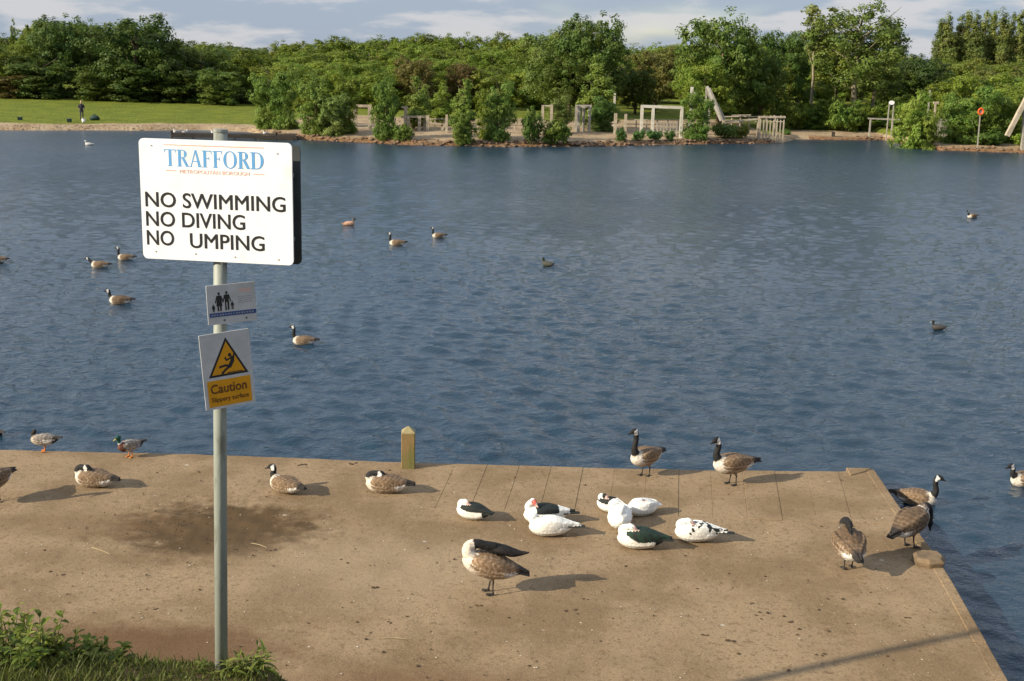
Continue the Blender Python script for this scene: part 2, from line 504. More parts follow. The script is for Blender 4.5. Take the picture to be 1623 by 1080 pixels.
tag(o, 'stout square wooden post with pointed top on the front edge of the quay', 'post')

# ---------------------------------------------------------------- near bank
POLE_Y = 7.15
pole_base = atd(348.0, 1060, POLE_Y)
ZB = pole_base.z
def bank_z(X, Y):
    X = np.asarray(X, float); Y = np.asarray(Y, float)
    zc = ZB + np.where(X < -1.7, (-1.7 - X) * 0.02, 0) - smoothstep(-1.52, -1.14, X) * 0.42
    zc = zc + np.where((X > -2.75) & (X < -1.0), -0.03 * np.sin((X + 2.75) / 1.75 * np.pi), 0) * 0.5 + 0.02 * fnoise(X, Y, 2.2, 77, 3)
    back = zc + np.minimum((7.25 - Y) * 0.2, 1.5)
    frontz = zc - (Y - 7.25) * 0.64
    z = np.where(Y < 7.25, back, frontz)
    k = smoothstep(6.9, 7.6, Y)
    return np.maximum(z - 0.03 * k, -0.6)
def bank():
    xs = np.concatenate([[-60, -25], np.linspace(-12, 8, 130), [12, 25, 60]])
    ys = np.concatenate([[-60, -20, -5], np.linspace(0, 6, 20), np.linspace(6.1, 13.6, 80)])
    X, Y = np.meshgrid(xs, ys)
    Z = bank_z(X, Y)
    V = np.stack([X, Y, Z], -1).reshape(-1, 3)
    idx = np.arange(V.shape[0]).reshape(X.shape)
    F = np.stack([idx[:-1, :-1], idx[:-1, 1:], idx[1:, 1:], idx[1:, :-1]], -1).reshape(-1, 4)
    m_ = mat('bank earth', (0.12, 0.075, 0.04), 0.95, (0.07, 0.06, 0.02), 3.0, 0.6, 25, spec=0.1)
    o = obj('grass_bank', mesh_fast('grass_bank', V, F, True), m_)
    tag(o, kind='structure')
bank()

# ---------------------------------------------------------------- far shore
shore_px = [(-700, 206), (0, 207), (330, 207), (395, 209), (410, 214), (470, 221), (560, 226), (700, 232), (900, 233), (1100, 229), (1235, 227), (1252, 224), (1265, 221.5), (1410, 222.5),
            (1424, 227), (1436, 238), (1500, 239), (1623, 243), (1800, 247), (2300, 259)]
SP = [at(px, py, WATER_Z) for px, py in shore_px]
SX = np.array([p.x for p in SP]); SY = np.array([p.y for p in SP])
_xs = np.linspace(SX[0], SX[-1], 900)
_sy = np.interp(_xs, SX, SY) + 0.35 * fnoise(_xs, 0 * _xs, 0.8, 41, 4) 
ker = np.exp(-0.5 * (np.arange(-4, 5) / 1.5) ** 2); ker /= ker.sum()
_sy = np.convolve(np.pad(_sy, 4, 'edge'), ker, 'valid')
def shore_y(x): return np.interp(x, _xs, _sy)
OFFS = np.array([-14, -3, -0.7, 0.0, 0.35, 0.8, 1.5, 2.5, 4, 6, 9, 12, 16, 20, 26, 33, 42, 55, 75, 100, 140, 200, 320])
OFZ = np.array([-2.2, -1.0, -0.5, -0.38, -0.22, -0.08, 0.02, 0.08, 0.15, 0.22, 0.32, 0.42, 0.52, 0.62, 0.75, 0.9, 1.05, 1.2, 1.4, 1.6, 1.9, 2.3, 2.6])
def ground_z(x, y):
    off = np.asarray(y, float) - shore_y(x)
    return np.interp(off, OFFS, OFZ)
def is_prom(x):                                 # where the bank is the bare, sandy playground spit
    return smoothstep(-22.5, -20.0, x) * (1 - smoothstep(22.5, 24.5, x))
def far_bank():
    nx = len(_xs)
    X = np.repeat(_xs[None, :], len(OFFS), 0); Y = _sy[None, :] + OFFS[:, None]
    Z = np.repeat(OFZ[:, None], nx, 1) + 0.05 * fnoise(X, Y, 0.7, 55, 4) * (OFFS[:, None] > 0.2)
    V = np.stack([X, Y, Z], -1).reshape(-1, 3)
    idx = np.arange(V.shape[0]).reshape(X.shape)
    F = np.stack([idx[:-1, :-1], idx[:-1, 1:], idx[1:, 1:], idx[1:, :-1]], -1).reshape(-1, 4)
    me = mesh_fast('far_bank', V, F, True)
    # ground kind: 0 stone edge, bare sand, or turf -- stored as colour of the ground itself
    off = np.repeat(OFFS[:, None], nx, 1)
    xx = X
    turf_from = np.where(is_prom(xx) > 0.5, 23.0, np.where(xx < -20, 2.6, 5.0)) + 1.2 * fnoise(X, Y, 0.5, 66, 3)
    turf = smoothstep(-0.8, 1.6, off - turf_from)
    edge = 1 - smoothstep(0.3, 1.5, off)
    a = me.attributes.new('Turf', 'FLOAT', 'POINT'); a.data.foreach_set('value', turf.ravel().astype(np.float32))
    a = me.attributes.new('Edge', 'FLOAT', 'POINT'); a.data.foreach_set('value', (edge * np.maximum(is_prom(xx), (xx > 28))).ravel().astype(np.float32))
    m_, t, b = new_mat('far bank ground')
    g = N(t, 'ShaderNodeNewGeometry')
    n1 = _noise(t, g.outputs['Position'], 0.6, 5); n2 = _noise(t, g.outputs['Position'], 3.5, 4)
    at1 = N(t, 'ShaderNodeAttribute'); at1.attribute_name = 'Turf'
    at2 = N(t, 'ShaderNodeAttribute'); at2.attribute_name = 'Edge'
    sand = _mix(t, (0.36, 0.275, 0.175), (0.27, 0.19, 0.115), _range(t, n1, 0.35, 0.65))
    sand = _mix(t, sand, _mix(t, (0.23, 0.13, 0.066), (0.12, 0.07, 0.036), _range(t, n2, 0.35, 0.65)), at2.outputs['Fac'])
    grass = _mix(t, (0.150, 0.172, 0.022), (0.10, 0.125, 0.017), _range(t, n1, 0.3, 0.7))
    grass = _mix(t, grass, (0.19, 0.18, 0.04), _range(t, n2, 0.55, 0.8, 0, 0.5))
    f = _range(t, _math(t, 'ADD', at1.outputs['Fac'], _math(t, 'MULTIPLY', _math(t, 'SUBTRACT', n2, 0.5), 0.9)), 0.3, 0.7)
    L(t, _mix(t, sand, grass, f), b.inputs['Base Color'])
    b.inputs['Roughness'].default_value = 0.95; b.inputs['Specular IOR Level'].default_value = 0.1
    _bump(t, b, n2, 1.0, 0.15)
    tag(obj('far_bank', me, m_), kind='structure')
far_bank()
# lake bed and the land beyond, out to the horizon
m_land = mat('distant fields', (0.07, 0.09, 0.03), 0.95, (0.05, 0.06, 0.025), 0.02)
s = MB(); s.add([(-5000, -5000, -2.3), (5000, -5000, -2.3), (5000, 7000, -2.3), (-5000, 7000, -2.3)], [(0, 1, 2, 3)])
tag(s.build('ground', m_land), kind='structure')
s = MB(); s.add([(-5000, 240, 1.9), (5000, 240, 1.9), (5000, 7000, 1.9), (-5000, 7000, 1.9)], [(0, 1, 2, 3)])
tag(s.build('distant_fields', m_land), kind='structure')
# ================================================================ trees and bushes
def leaf_mat(name, trans=0.42):
    m, t, b = new_mat(name)
    oi = N(t, 'ShaderNodeObjectInfo')
    g = N(t, 'ShaderNodeNewGeometry')
    hsv = N(t, 'ShaderNodeHueSaturation')
    L(t, oi.outputs['Color'], hsv.inputs['Color'])
    rnd = g.outputs['Random Per Island']
    L(t, _range(t, rnd, 0, 1, 1.2, 1.95), hsv.inputs['Value'])
    n = _noise(t, g.outputs['Position'], 0.45, 3)
    L(t, _range(t, n, 0.3, 0.7, 0.482, 0.515), hsv.inputs['Hue'])
    L(t, hsv.outputs[0], b.inputs['Base Color'])
    b.inputs['Roughness'].default_value = 0.55; b.inputs['Specular IOR Level'].default_value = 0.25
    tr = N(t, 'ShaderNodeBsdfTranslucent')
    L(t, hsv.outputs[0], tr.inputs['Color'])
    mx = N(t, 'ShaderNodeMixShader'); mx.inputs[0].default_value = trans
    o = [n_ for n_ in t.nodes if n_.type == 'OUTPUT_MATERIAL'][0]
    L(t, b.outputs[0], mx.inputs[1]); L(t, tr.outputs[0], mx.inputs[2]); L(t, mx.outputs[0], o.inputs[0])
    return m
m_leaf = leaf_mat('leaves')
m_bark = mat('bark', (0.16, 0.125, 0.085), 0.9, (0.09, 0.07, 0.045), 4.0, 0.6, 12, spec=0.1)
m_pale_bark = mat('pale bark', (0.30, 0.26, 0.18), 0.9, (0.18, 0.15, 0.10), 4.0, 0.5, 12, spec=0.1)

def crown_mesh(name, lobes, n_clump, per, leaf, clump_r, seed, shell=0.55, flat=0.75):
    """leaf quads gathered in clumps, the clumps spread through the outer part of each lobe"""
    g = np.random.default_rng(seed)
    lob = np.array(lobes, float)
    wgt = (lob[:, 3] * lob[:, 4] + lob[:, 4] * lob[:, 5] + lob[:, 3] * lob[:, 5]); wgt /= wgt.sum()
    which = g.choice(len(lob), n_clump, p=wgt)
    d = g.normal(size=(n_clump, 3)); d /= np.linalg.norm(d, axis=1)[:, None]
    r = shell + (1.03 - shell) * g.random(n_clump) ** 0.7
    C = lob[which, :3] + d * r[:, None] * lob[which, 3:6]
    # clump size varies
    cr = clump_r * g.uniform(0.55, 1.3, n_clump)
    ci = np.repeat(np.arange(n_clump), per)
    n = len(ci)
    dd = g.normal(size=(n, 3)); dd /= np.linalg.norm(dd, axis=1)[:, None]
    P = C[ci] + dd * (cr[ci] * g.random(n) ** 0.45)[:, None] * np.array([1, 1, flat])
    # leaf normals lean outwards and upwards
    nrm = dd * 0.55 + d[ci] * 0.8 + g.normal(size=(n, 3)) * 0.36 + np.array([0, 0, 0.2])
    nrm /= np.linalg.norm(nrm, axis=1)[:, None]
    a = np.cross(nrm, g.normal(size=(n, 3))); a /= np.linalg.norm(a, axis=1)[:, None]
    b_ = np.cross(nrm, a)
    s_ = leaf * g.uniform(0.6, 1.35, n)[:, None]
    q = np.stack([P - a * s_, P + b_ * s_ * 0.62 + nrm * s_ * 0.12, P + a * s_, P - b_ * s_ * 0.62 + nrm * s_ * 0.12], 1).reshape(-1, 3)
    q[:, 2] = np.maximum(q[:, 2], 0.02)
    F = np.arange(n * 4).reshape(n, 4)
    me = mesh_fast(name, q, F)
    me.materials.append(m_leaf)
    return me
def trunk_mesh(name, h, r, limbs, seed, material, lean=0.0, top=0.85):
    g = random.Random(seed)
    s = MB()
    pts = [Vector((0, 0, -0.4))]
    for i in range(1, 6):
        f = i / 5
        pts.append(Vector((lean * f + g.uniform(-.02, .02) * h, g.uniform(-.02, .02) * h, h * top * f)))
    s.tube(pts, [r * 1.15, r * 0.95, r * 0.8, r * 0.6, r * 0.4, r * 0.12], 7)
    for (z0, ang, ln, up) in limbs:
        f = z0 / (h * top) * 5; i = min(int(f), 4); p = pts[i].lerp(pts[i + 1], f - i)
        d = Vector((math.cos(ang), math.sin(ang), up))
        e = p + d * ln
        mid = p.lerp(e, 0.5) + Vector((0, 0, -0.06 * ln))
        s.tube([p, mid, e], [r * 0.42, r * 0.27, r * 0.06], 5)
    me = s.mesh(name, True); me.materials.append(material)
    return me
def limbs_for(h, n, ln, z0, z1, seed, up=0.8):
    g = random.Random(seed)
    return [(z0 + (z1 - z0) * i / max(n - 1, 1), i * 2.4 + g.uniform(-.3, .3), ln * g.uniform(.7, 1.15), up * g.uniform(.7, 1.3)) for i in range(n)]

KIND = {}
def reg(kind, variants, width, height):
    ws, hs = [], []
    for me_c, _t in variants:
        co = np.zeros(len(me_c.vertices) * 3, np.float32); me_c.vertices.foreach_get('co', co); co = co.reshape(-1, 3)
        r_ = np.hypot(co[:, 0], co[:, 1]); ws.append(2 * np.percentile(r_, 95)); hs.append(np.percentile(co[:, 2], 99.5))
    KIND[kind] = (variants, float(np.mean(ws)), float(np.mean(hs)))
def rnd_lobes(seed, n, spread, z0, z1, r0, r1, core):
    g = random.Random(seed)
    L_ = [core]
    for i in range(n):
        a = i * 2.399 + g.uniform(-.4, .4)
        z = z0 + (z1 - z0) * ((i + 0.5) / n) + g.uniform(-.3, .3)
        k = spread * math.sqrt(max(0.12, 1 - ((z - (z0 + z1) / 2) / ((z1 - z0) / 2 + 2.0)) ** 2)) * g.uniform(.8, 1.15)
        rr_ = g.uniform(r0, r1)
        L_.append((k * math.cos(a), k * math.sin(a), z, rr_, rr_, rr_ * g.uniform(.75, 1.0)))
    return L_
v = []
for sd_ in (1, 2, 3):      # broad round-headed tree, 10 m
    v.append((crown_mesh('crown', rnd_lobes(sd_, 15, 3.0, 2.2, 8.6, 1.3, 2.0, (0, 0, 5.4, 3.0, 3.0, 3.8)), 520, 40, 0.135, 0.62, sd_),
              trunk_mesh('trunk', 10, 0.30, limbs_for(10, 7, 2.6, 2.4, 7.0, sd_), sd_, m_bark)))
reg('broad', v, 8.4, 10.0)
v = []
for sd_ in (11, 12, 13):   # waterside willow and alder scrub, leafy to the ground, 6 m
    v.append((crown_mesh('crown', rnd_lobes(sd_, 13, 1.25, 0.4, 5.2, 0.6, 1.1, (0, 0, 2.4, 1.2, 1.2, 2.5)) + [(1.0 * math.cos(a), 1.0 * math.sin(a), .45, .75, .75, .55) for a in (0.3, 1.8, 3.4, 4.9)], 340, 40, 0.095, 0.40, sd_, 0.45),
              trunk_mesh('trunk', 6, 0.10, limbs_for(6, 7, 1.2, 0.6, 3.8, sd_, 1.3), sd_, m_bark)))
reg('scrub', v, 4.4, 6.1)
v = []
for sd_ in (21, 22):       # upright feathery young tree, 8 m
    g_ = random.Random(sd_)
    lb = [(g_.uniform(-.5, .5), g_.uniform(-.5, .5), z, 1.25 * (1.25 - z / 8.3), 1.25 * (1.25 - z / 8.3), 0.9) for z in np.linspace(1.2, 7.4, 11)]
    lb += [(1.1 * math.cos(a), 1.1 * math.sin(a), 1.6 + 0.35 * a, .7, .7, .7) for a in np.linspace(0, 9, 8)]
    v.append((crown_mesh('crown', lb, 280, 38, 0.105, 0.40, sd_, 0.4), trunk_mesh('trunk', 8, 0.12, limbs_for(8, 8, 1.2, 1.2, 6.0, sd_, 1.1), sd_, m_pale_bark)))
reg('upright', v, 3.6, 8.1)
v = []
for sd_ in (31, 32):       # tall airy tree with bare lower stem, 14 m
    v.append((crown_mesh('crown', rnd_lobes(sd_, 20, 3.3, 4.6, 12.6, 0.9, 1.5, (0, 0, 9.2, 1.5, 1.5, 3.8)), 420, 32, 0.13, 0.60, sd_, 0.3),
              trunk_mesh('trunk', 14, 0.26, limbs_for(14, 12, 2.9, 4.2, 11.0, sd_, 0.9), sd_, m_pale_bark)))
reg('airy', v, 8.4, 14.0)
v = []
for sd_ in (41, 42, 43):   # columnar poplar, 18 m
    g_ = random.Random(sd_)
    lb = [(g_.uniform(-.25, .25), g_.uniform(-.25, .25), z, 1.25 * math.sin(math.pi * min(0.97, (z / 18.4) ** 0.8 + .05)) + .28, 1.25 * math.sin(math.pi * min(.97, (z / 18.4) ** .8 + .05)) + .28, 1.2) for z in np.linspace(1.5, 17.4, 18)]
    v.append((crown_mesh('crown', lb, 340, 34, 0.155, 0.5, sd_, 0.5, 1.5), trunk_mesh('trunk', 18, 0.22, limbs_for(18, 6, 1.4, 2, 12, sd_, 2.4), sd_, m_bark)))
reg('poplar', v, 3.4, 18.3)
v = []
for sd_ in (51, 52, 53):   # low bush, 2 m
    v.append((crown_mesh('crown', rnd_lobes(sd_, 8, 0.9, 0.5, 1.4, 0.45, 0.7, (0, 0, .8, .9, .9, .8)), 140, 26, 0.095, 0.30, sd_, 0.4),
              trunk_mesh('trunk', 2, 0.05, limbs_for(2, 6, 0.8, 0.1, 0.9, sd_, 1.0), sd_, m_bark)))
reg('bush', v, 2.9, 2.1)
v = []
for sd_ in (61,):          # thin sparse tree
    lb = rnd_lobes(sd_, 9, 1.2, 8.0, 13.6, 0.45, 0.8, (0.3, 0, 11.8, .5, .5, 1.6))
    v.append((crown_mesh('crown', lb, 70, 16, 0.17, 0.5, sd_, 0.2), trunk_mesh('trunk', 14, 0.16, limbs_for(14, 9, 1.5, 6.5, 12, sd_, 1.0), sd_, m_pale_bark, 0.5, 0.95)))
reg('sparse', v, 4.0, 14.2)

_tc = [0]
rt = random.Random(99)
def tree(kind, px, depth, top_py, wpx, col, label, name='tree', group=None, cat='tree', bury=0.0, depth_scale=1.0):
    """a tree standing on the far bank at distance `depth`; its height and spread in metres come from the photograph's proportions"""
    vs, w0, h0 = KIND[kind]
    me_c, me_t = vs[_tc[0] % len(vs)]; _tc[0] += 1
    topp = atd(px, top_py, depth)
    gz = float(ground_z(topp.x, depth)) - bury
    h = max(topp.z - gz, 0.5)
    wd = wpx * depth / FPX
    o = empty(name, (topp.x, depth, gz), rt.uniform(0, 6.28))
    sx = wd / w0
    o.scale = (sx, sx * depth_scale, h / h0)
    tag(o, label, cat, group)
    c = obj('crown', me_c, None, o)
    t_ = obj('trunk', me_t, None, o)
    k = rt.uniform(0.9, 1.1)
    k *= 1.22; c.color = (col[0] * k * 1.04, col[1] * k * 1.05, col[2] * k * 0.85, 1)
    return o
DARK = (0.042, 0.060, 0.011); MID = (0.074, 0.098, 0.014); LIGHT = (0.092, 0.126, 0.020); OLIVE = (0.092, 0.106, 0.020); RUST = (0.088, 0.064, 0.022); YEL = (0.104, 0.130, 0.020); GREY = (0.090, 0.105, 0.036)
# --- the skyline wood, in rows behind one another
prof_x = [-400, 0, 30, 60, 120, 150, 215, 270, 300, 330, 370, 400, 440, 470, 520, 600, 700, 800, 850, 905, 980, 1010, 1040, 1090, 1150, 1210, 1250, 1300, 1400, 1440, 1500, 1623, 2000]
prof_y = [50, 54, 52, 36, 32, 44, 46, 66, 63, 62, 66, 72, 68, 60, 62, 55, 52, 57, 55, 48, 72, 68, 66, 74, 60, 72, 58, 62, 76, 92, 96, 96, 92]
G1 = 'trees massed in the wood along the skyline'
for (dep, add, jit, xs0, xs1, step, wmul, cols, bl) in (
        (214, 2, 6, -330, 2000, 40, 1.25, (MID, LIGHT, LIGHT, MID, OLIVE), 0),
        (190, 18, 10, -320, 1990, 46, 1.3, (MID, LIGHT, OLIVE, LIGHT, MID), 0),
        (172, 40, 12, 395, 1990, 50, 1.25, (LIGHT, MID, OLIVE, LIGHT, LIGHT, MID), 0),
        (158, 62, 12, 405, 1010, 52, 1.2, (MID, LIGHT, OLIVE, MID, LIGHT), 0)):
    x = xs0
    i = 0
    while x < xs1:
        xx = x + rt.uniform(-14, 14)
        ty = float(np.interp(xx, prof_x, prof_y)) + add + rt.uniform(-jit * .6, jit)
        cl = cols[rt.randrange(len(cols))]
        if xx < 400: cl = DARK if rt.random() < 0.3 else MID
        tree('broad', xx, dep + rt.uniform(-6, 6), ty, rt.uniform(62, 92) * wmul * 0.9, cl,
             *(('one of the round-crowned trees in the darker wood behind the far lawn', 'woodland_tree', 'trees of the dark wood behind the lawn') if xx < 400 else
               ('one of the pale round-crowned trees packed in the wood behind the playground', 'woodland_tree', 'trees of the pale wood behind the playground') if xx < 1000 else
               ('one of the round-crowned trees in the wood below the poplars on the right', 'woodland_tree', 'trees of the wood on the right')))
        x += step * rt.uniform(.85, 1.2); i += 1
# --- trees that stand out, left to right
T = [
 ('upright', 19, 189, 36, 16, MID, 'small pointed tree sticking up above the left end of the wood, nearer the left edge', None),
 ('upright', 41, 189, 38, 18, MID, 'small pointed tree above the left end of the wood, beside the big rounded group', None),
 ('broad', 8, 147, 74, 110, MID, 'dark broad tree at the left edge of the far lawn', None),
 ('broad', 92, 151, 30, 100, (0.045, 0.072, 0.018), 'tall leafy tree with a ragged top, left of the big round dark tree', None),
 ('broad', 150, 153, 40, 86, (0.062, 0.080, 0.020), 'olive tinged tree squeezed between the ragged tree and the big round tree', None),
 ('broad', 213, 146, 27, 142, (0.038, 0.060, 0.014), 'big round-headed dark tree behind the lawn above the angler', None),
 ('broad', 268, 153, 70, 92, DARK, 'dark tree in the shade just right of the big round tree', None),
 ('broad', 318, 155, 74, 100, (0.055, 0.082, 0.022), 'tree with reddish twigs at the right of the dark lawn trees', None),
 ('broad', 372, 151, 82, 96, MID, 'green tree behind the right end of the far lawn', None),
 ('scrub', 344, 143, 112, 74, (0.058, 0.085, 0.018), 'low bright bush at the foot of the trees at the right of the lawn', None),
 ('scrub', 60, 145, 92, 100, (0.05, 0.075, 0.018), 'low leafy bush under the trees at the left of the lawn', None),
 ('scrub', 15, 144, 118, 70, (0.065, 0.055, 0.018), 'rust tinted bush at the far left of the lawn', None),
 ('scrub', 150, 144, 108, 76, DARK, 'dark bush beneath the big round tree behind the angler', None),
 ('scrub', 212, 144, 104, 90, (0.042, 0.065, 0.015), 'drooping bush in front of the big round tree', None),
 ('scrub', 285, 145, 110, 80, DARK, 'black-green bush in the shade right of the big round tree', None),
 ('broad', 655, 140, 92, 66, (0.078, 0.070, 0.022), 'reddish-brown hawthorn in the middle of the wood', None),
 ('broad', 735, 142, 100, 52, (0.078, 0.060, 0.024), 'brown-leaved tree to the right of the reddish hawthorn', None),
 ('broad', 880, 138, 50, 110, (0.058, 0.082, 0.02), 'left half of the big dark clump in the centre, a full-crowned tree', None),
 ('broad', 940, 136, 29, 118, (0.050, 0.078, 0.018), 'tallest dark tree in the centre behind the swing frames', None),
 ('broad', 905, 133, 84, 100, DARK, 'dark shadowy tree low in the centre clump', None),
 ('broad', 1040, 148, 78, 96, (0.085, 0.082, 0.024), 'brownish tree in the gap between the two big central trees', None),
 ('broad', 1010, 142, 108, 60, DARK, 'dark hollow bush beneath the brownish tree in the gap', None),
 ('broad', 1148, 128, 27, 140, (0.066, 0.098, 0.022), 'big bright green tree behind the white slide', None),
 ('broad', 1118, 124, 96, 90, LIGHT, 'lighter lower tree at the left foot of the big bright tree', None),
 ('broad', 1212, 130, 84, 76, (0.060, 0.09, 0.02), 'lower round tree to the right of the white slide', None),
 ('broad', 1252, 144, 46, 92, (0.042, 0.070, 0.016), 'dark green tree left of the tall airy tree', None),
 ('sparse', 1298, 134, 8, 58, GREY, 'thin sparse tree with a bare pale trunk and wispy top', None),
 ('airy', 1362, 132, 12, 150, (0.070, 0.095, 0.022), 'tall airy tree with bare stems on the right of the far bank', None),
 ('airy', 1392, 135, 44, 96, (0.062, 0.082, 0.022), 'second tall stemmed tree leaning out behind the tall airy one', None),
 ('airy', 1335, 136, 40, 90, OLIVE, 'slim stemmed tree at the left side of the tall airy one', None),
 ('broad', 1460, 148, 92, 110, (0.030, 0.048, 0.013), 'dark shaded tree in the hollow right of the airy tree', None),  # leaf colour made extra dark for the shadow in the hollow
 ('broad', 1425, 146, 106, 70, DARK, 'dark bush filling the hollow behind the round white notice', None),  # dark leaves also stand for the hollow's shadow
 ('broad', 1530, 158, 96, 110, OLIVE, 'olive tree below the row of poplars', None),
 ('broad', 1590, 148, 112, 110, (0.082, 0.09, 0.024), 'brown tinged tree below the poplars at the right edge', None),
 ('broad', 1640, 154, 98, 110, MID, 'green tree cut by the right edge below the poplars', None),
 ('scrub', 1540, 138, 118, 96, MID, 'tall bush rising behind the orange lifebuoy', None),
 ('scrub', 1610, 134, 120, 90, LIGHT, 'leafy bush behind the slanting timber at the right edge', None),
]
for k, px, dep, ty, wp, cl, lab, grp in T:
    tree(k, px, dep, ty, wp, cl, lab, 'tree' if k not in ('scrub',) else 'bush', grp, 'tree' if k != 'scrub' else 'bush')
# poplars: a row on the right skyline
for i, (px, ty) in enumerate([(1494, 36), (1508, 27), (1522, 27), (1536, 24), (1550, 25), (1565, 21), (1578, 24), (1592, 21), (1607, 24), (1619, 22), (1634, 20), (1650, 24), (1668, 22)]):
    tree('poplar', px + rt.uniform(-2, 2), 232 + rt.uniform(-4, 4), ty, 31, (0.098, 0.115, 0.034) if i % 4 else (0.07, 0.088, 0.026), 'one of the slim upright poplars in the row on the right skyline', 'poplar_tree', 'poplars in a row on the right skyline')
# --- waterside bushes on the spit and the right point
W = [
 ('scrub', 424, 106.5, 116, 66, (0.070, 0.105, 0.022), 'tall waterside willow at the left tip of the playground spit'),
 ('scrub', 452, 107.5, 110, 60, (0.062, 0.095, 0.020), 'willow leaning beside the leftmost waterside willow'),
 ('scrub', 500, 104.5, 118, 76, (0.076, 0.110, 0.024), 'broad pale green willow, second clump from the left of the spit'),
 ('scrub', 528, 103.5, 146, 62, (0.088, 0.118, 0.036), 'silvery low willow at the water left of the timber gateway'),
 ('scrub', 545, 108, 118, 60, MID, 'darker willow behind the silvery low willow'),
 ('scrub', 612, 102.5, 116, 62, (0.066, 0.098, 0.020), 'tall willow in front of the timber gateway on the spit'),
 ('bush', 640, 101.8, 198, 44, (0.07, 0.10, 0.02), 'low bush on the red stones right of the gateway willow'),
 ('upright', 664, 120, 118, 56, (0.085, 0.115, 0.026), 'yellowish young tree behind the square timber frame'),
 ('upright', 700, 124, 130, 52, LIGHT, 'young tree behind the diagonal timber brace'),
 ('upright', 736, 101.5, 122, 50, (0.080, 0.112, 0.024), 'narrow bright bush standing in the water edge near the middle of the spit'),
 ('scrub', 733, 101, 176, 46, (0.066, 0.096, 0.022), 'leafy bottom bush at the foot of the narrow bright bush'),
 ('scrub', 790, 103.5, 130, 62, (0.074, 0.108, 0.025), 'wide willow right of the narrow bright bush'),
 ('scrub', 772, 107, 140, 48, MID, 'willow half hidden behind the wide willow'),
 ('bush', 843, 101.3, 172, 42, (0.045, 0.075, 0.017), 'dark green waterside bush left of the two pale posts'),
 ('scrub', 886, 118, 150, 50, (0.082, 0.100, 0.028), 'olive bush between the two pale posts and the swing frame'),
 ('bush', 880, 101.2, 192, 64, (0.062, 0.092, 0.018), 'low bush at the water edge under the olive bush'),
 ('upright', 950, 126, 92, 78, (0.080, 0.112, 0.024), 'bright young tree right behind the swing frame'),
 ('scrub', 958, 121, 152, 56, (0.05, 0.085, 0.022), 'green bush behind the two short posts'),
 ('bush', 985, 102.3, 203, 24, (0.035, 0.072, 0.020), 'leftmost of the small round bushes on the red bank under the goalpost frame'),
 ('bush', 1012, 102.5, 204, 26, (0.038, 0.078, 0.022), 'second small round bush on the red bank under the goalpost frame'),
 ('bush', 1037, 102.5, 202, 30, (0.036, 0.075, 0.020), 'third and widest small round bush on the red bank'),
 ('bush', 1062, 102.8, 206, 22, (0.04, 0.08, 0.02), 'rightmost small round bush on the red bank under the goalpost frame'),
 ('scrub', 1108, 103, 146, 60, (0.060, 0.100, 0.020), 'dense green bush at the water in front of the white slide'),
 ('bush', 1150, 103.3, 190, 56, (0.050, 0.078, 0.020), 'low tangled bush right of the slide'),
 ('bush', 1172, 104, 196, 40, OLIVE, 'dry looking low bush under the long rail'),
 ('bush', 1246, 106, 204, 22, (0.05, 0.09, 0.022), 'tiny bush at the right end of the picket rail'),
 ('scrub', 1452, 105.5, 146, 62, (0.092, 0.128, 0.024), 'bright round bush at the left tip of the right-hand point'),
 ('scrub', 1470, 103.8, 172, 44, (0.086, 0.118, 0.022), 'lower bright bush against the tall thin pole'),
 ('scrub', 1520, 106, 150, 60, (0.070, 0.108, 0.024), 'leafy bush between the grey lamp post and the lifebuoy'),
 ('scrub', 1572, 107, 138, 66, (0.062, 0.096, 0.020), 'thick bush right of the orange lifebuoy'),
 ('scrub', 1612, 110, 150, 50, LIGHT, 'bush behind the foot of the slanting timber'),
 ('bush', 1560, 103.5, 206, 50, (0.055, 0.085, 0.02), 'low bush at the water under the lifebuoy'),
 ('bush', 1630, 103, 205, 44, LIGHT, 'low bush in front of the slanting timber at the right edge'),
]
for k, px, dep, ty, wp, cl, lab in W:
    dep2 = dep
    for _k in range(4):
        dep2 = max(dep - 8, float(shore_y(atd(px, 200, dep2).x)) + (dep - 101.0) * 0.45 + 0.5 + (0.9 if px > 1480 else 0))
    tree(k, px, dep2, ty + 2, wp * (0.78 if px < 1400 else 1.0), tuple(c_ * 1.12 for c_ in cl), lab, 'waterside_bush', None, 'bush', bury=0.12)
# scrub belt behind the beach on the right and at the edge of the lawn
G2 = 'low bushes along the edge of the beach on the right'
for px in range(1245, 1440, 16):
    tree(('bush', 'scrub')[rt.random() < .45], px + rt.uniform(-6, 6), 130 + rt.uniform(-2.0, 4), 164 + rt.uniform(-8, 16) + (px > 1380) * 8, rt.uniform(36, 56), (0.068, 0.105, 0.020) if rt.random() < .6 else MID, 'one of the low bushes matted along the back of the small beach', 'low_bush', G2, 'bush')
G3 = 'low bushes under the dark trees behind the lawn'
for px in list(range(-140, 420, 24)):
    tree('bush', px + rt.uniform(-8, 8), 146 + rt.uniform(0, 5), 142 + rt.uniform(-10, 8), rt.uniform(44, 64), DARK if rt.random() < .75 else MID, 'one of the dark low bushes under the trees behind the far lawn', 'low_bush', G3, 'bush')
G4 = 'young bushes behind the playground'
for px in list(range(420, 860, 19)) + list(range(1150, 1260, 22)):
    tree('scrub', px + rt.uniform(-8, 8), 143 + rt.uniform(-4, 8), 114 + rt.uniform(-14, 16), rt.uniform(44, 66), (LIGHT, MID, OLIVE, MID, YEL)[rt.randrange(5)], 'one of the young bushes growing together behind the playground', 'young_bush', G4, 'bush')
G5 = 'bushes on the right-hand point'
for px in range(1500, 1760, 30):
    tree('scrub', px + rt.uniform(-8, 8), 125 + rt.uniform(-3, 5), 128 + rt.uniform(-10, 16), rt.uniform(60, 84), (LIGHT, MID, OLIVE, YEL)[rt.randrange(4)], 'one of the bushes growing together at the back of the right-hand point', 'young_bush', G5, 'bush')
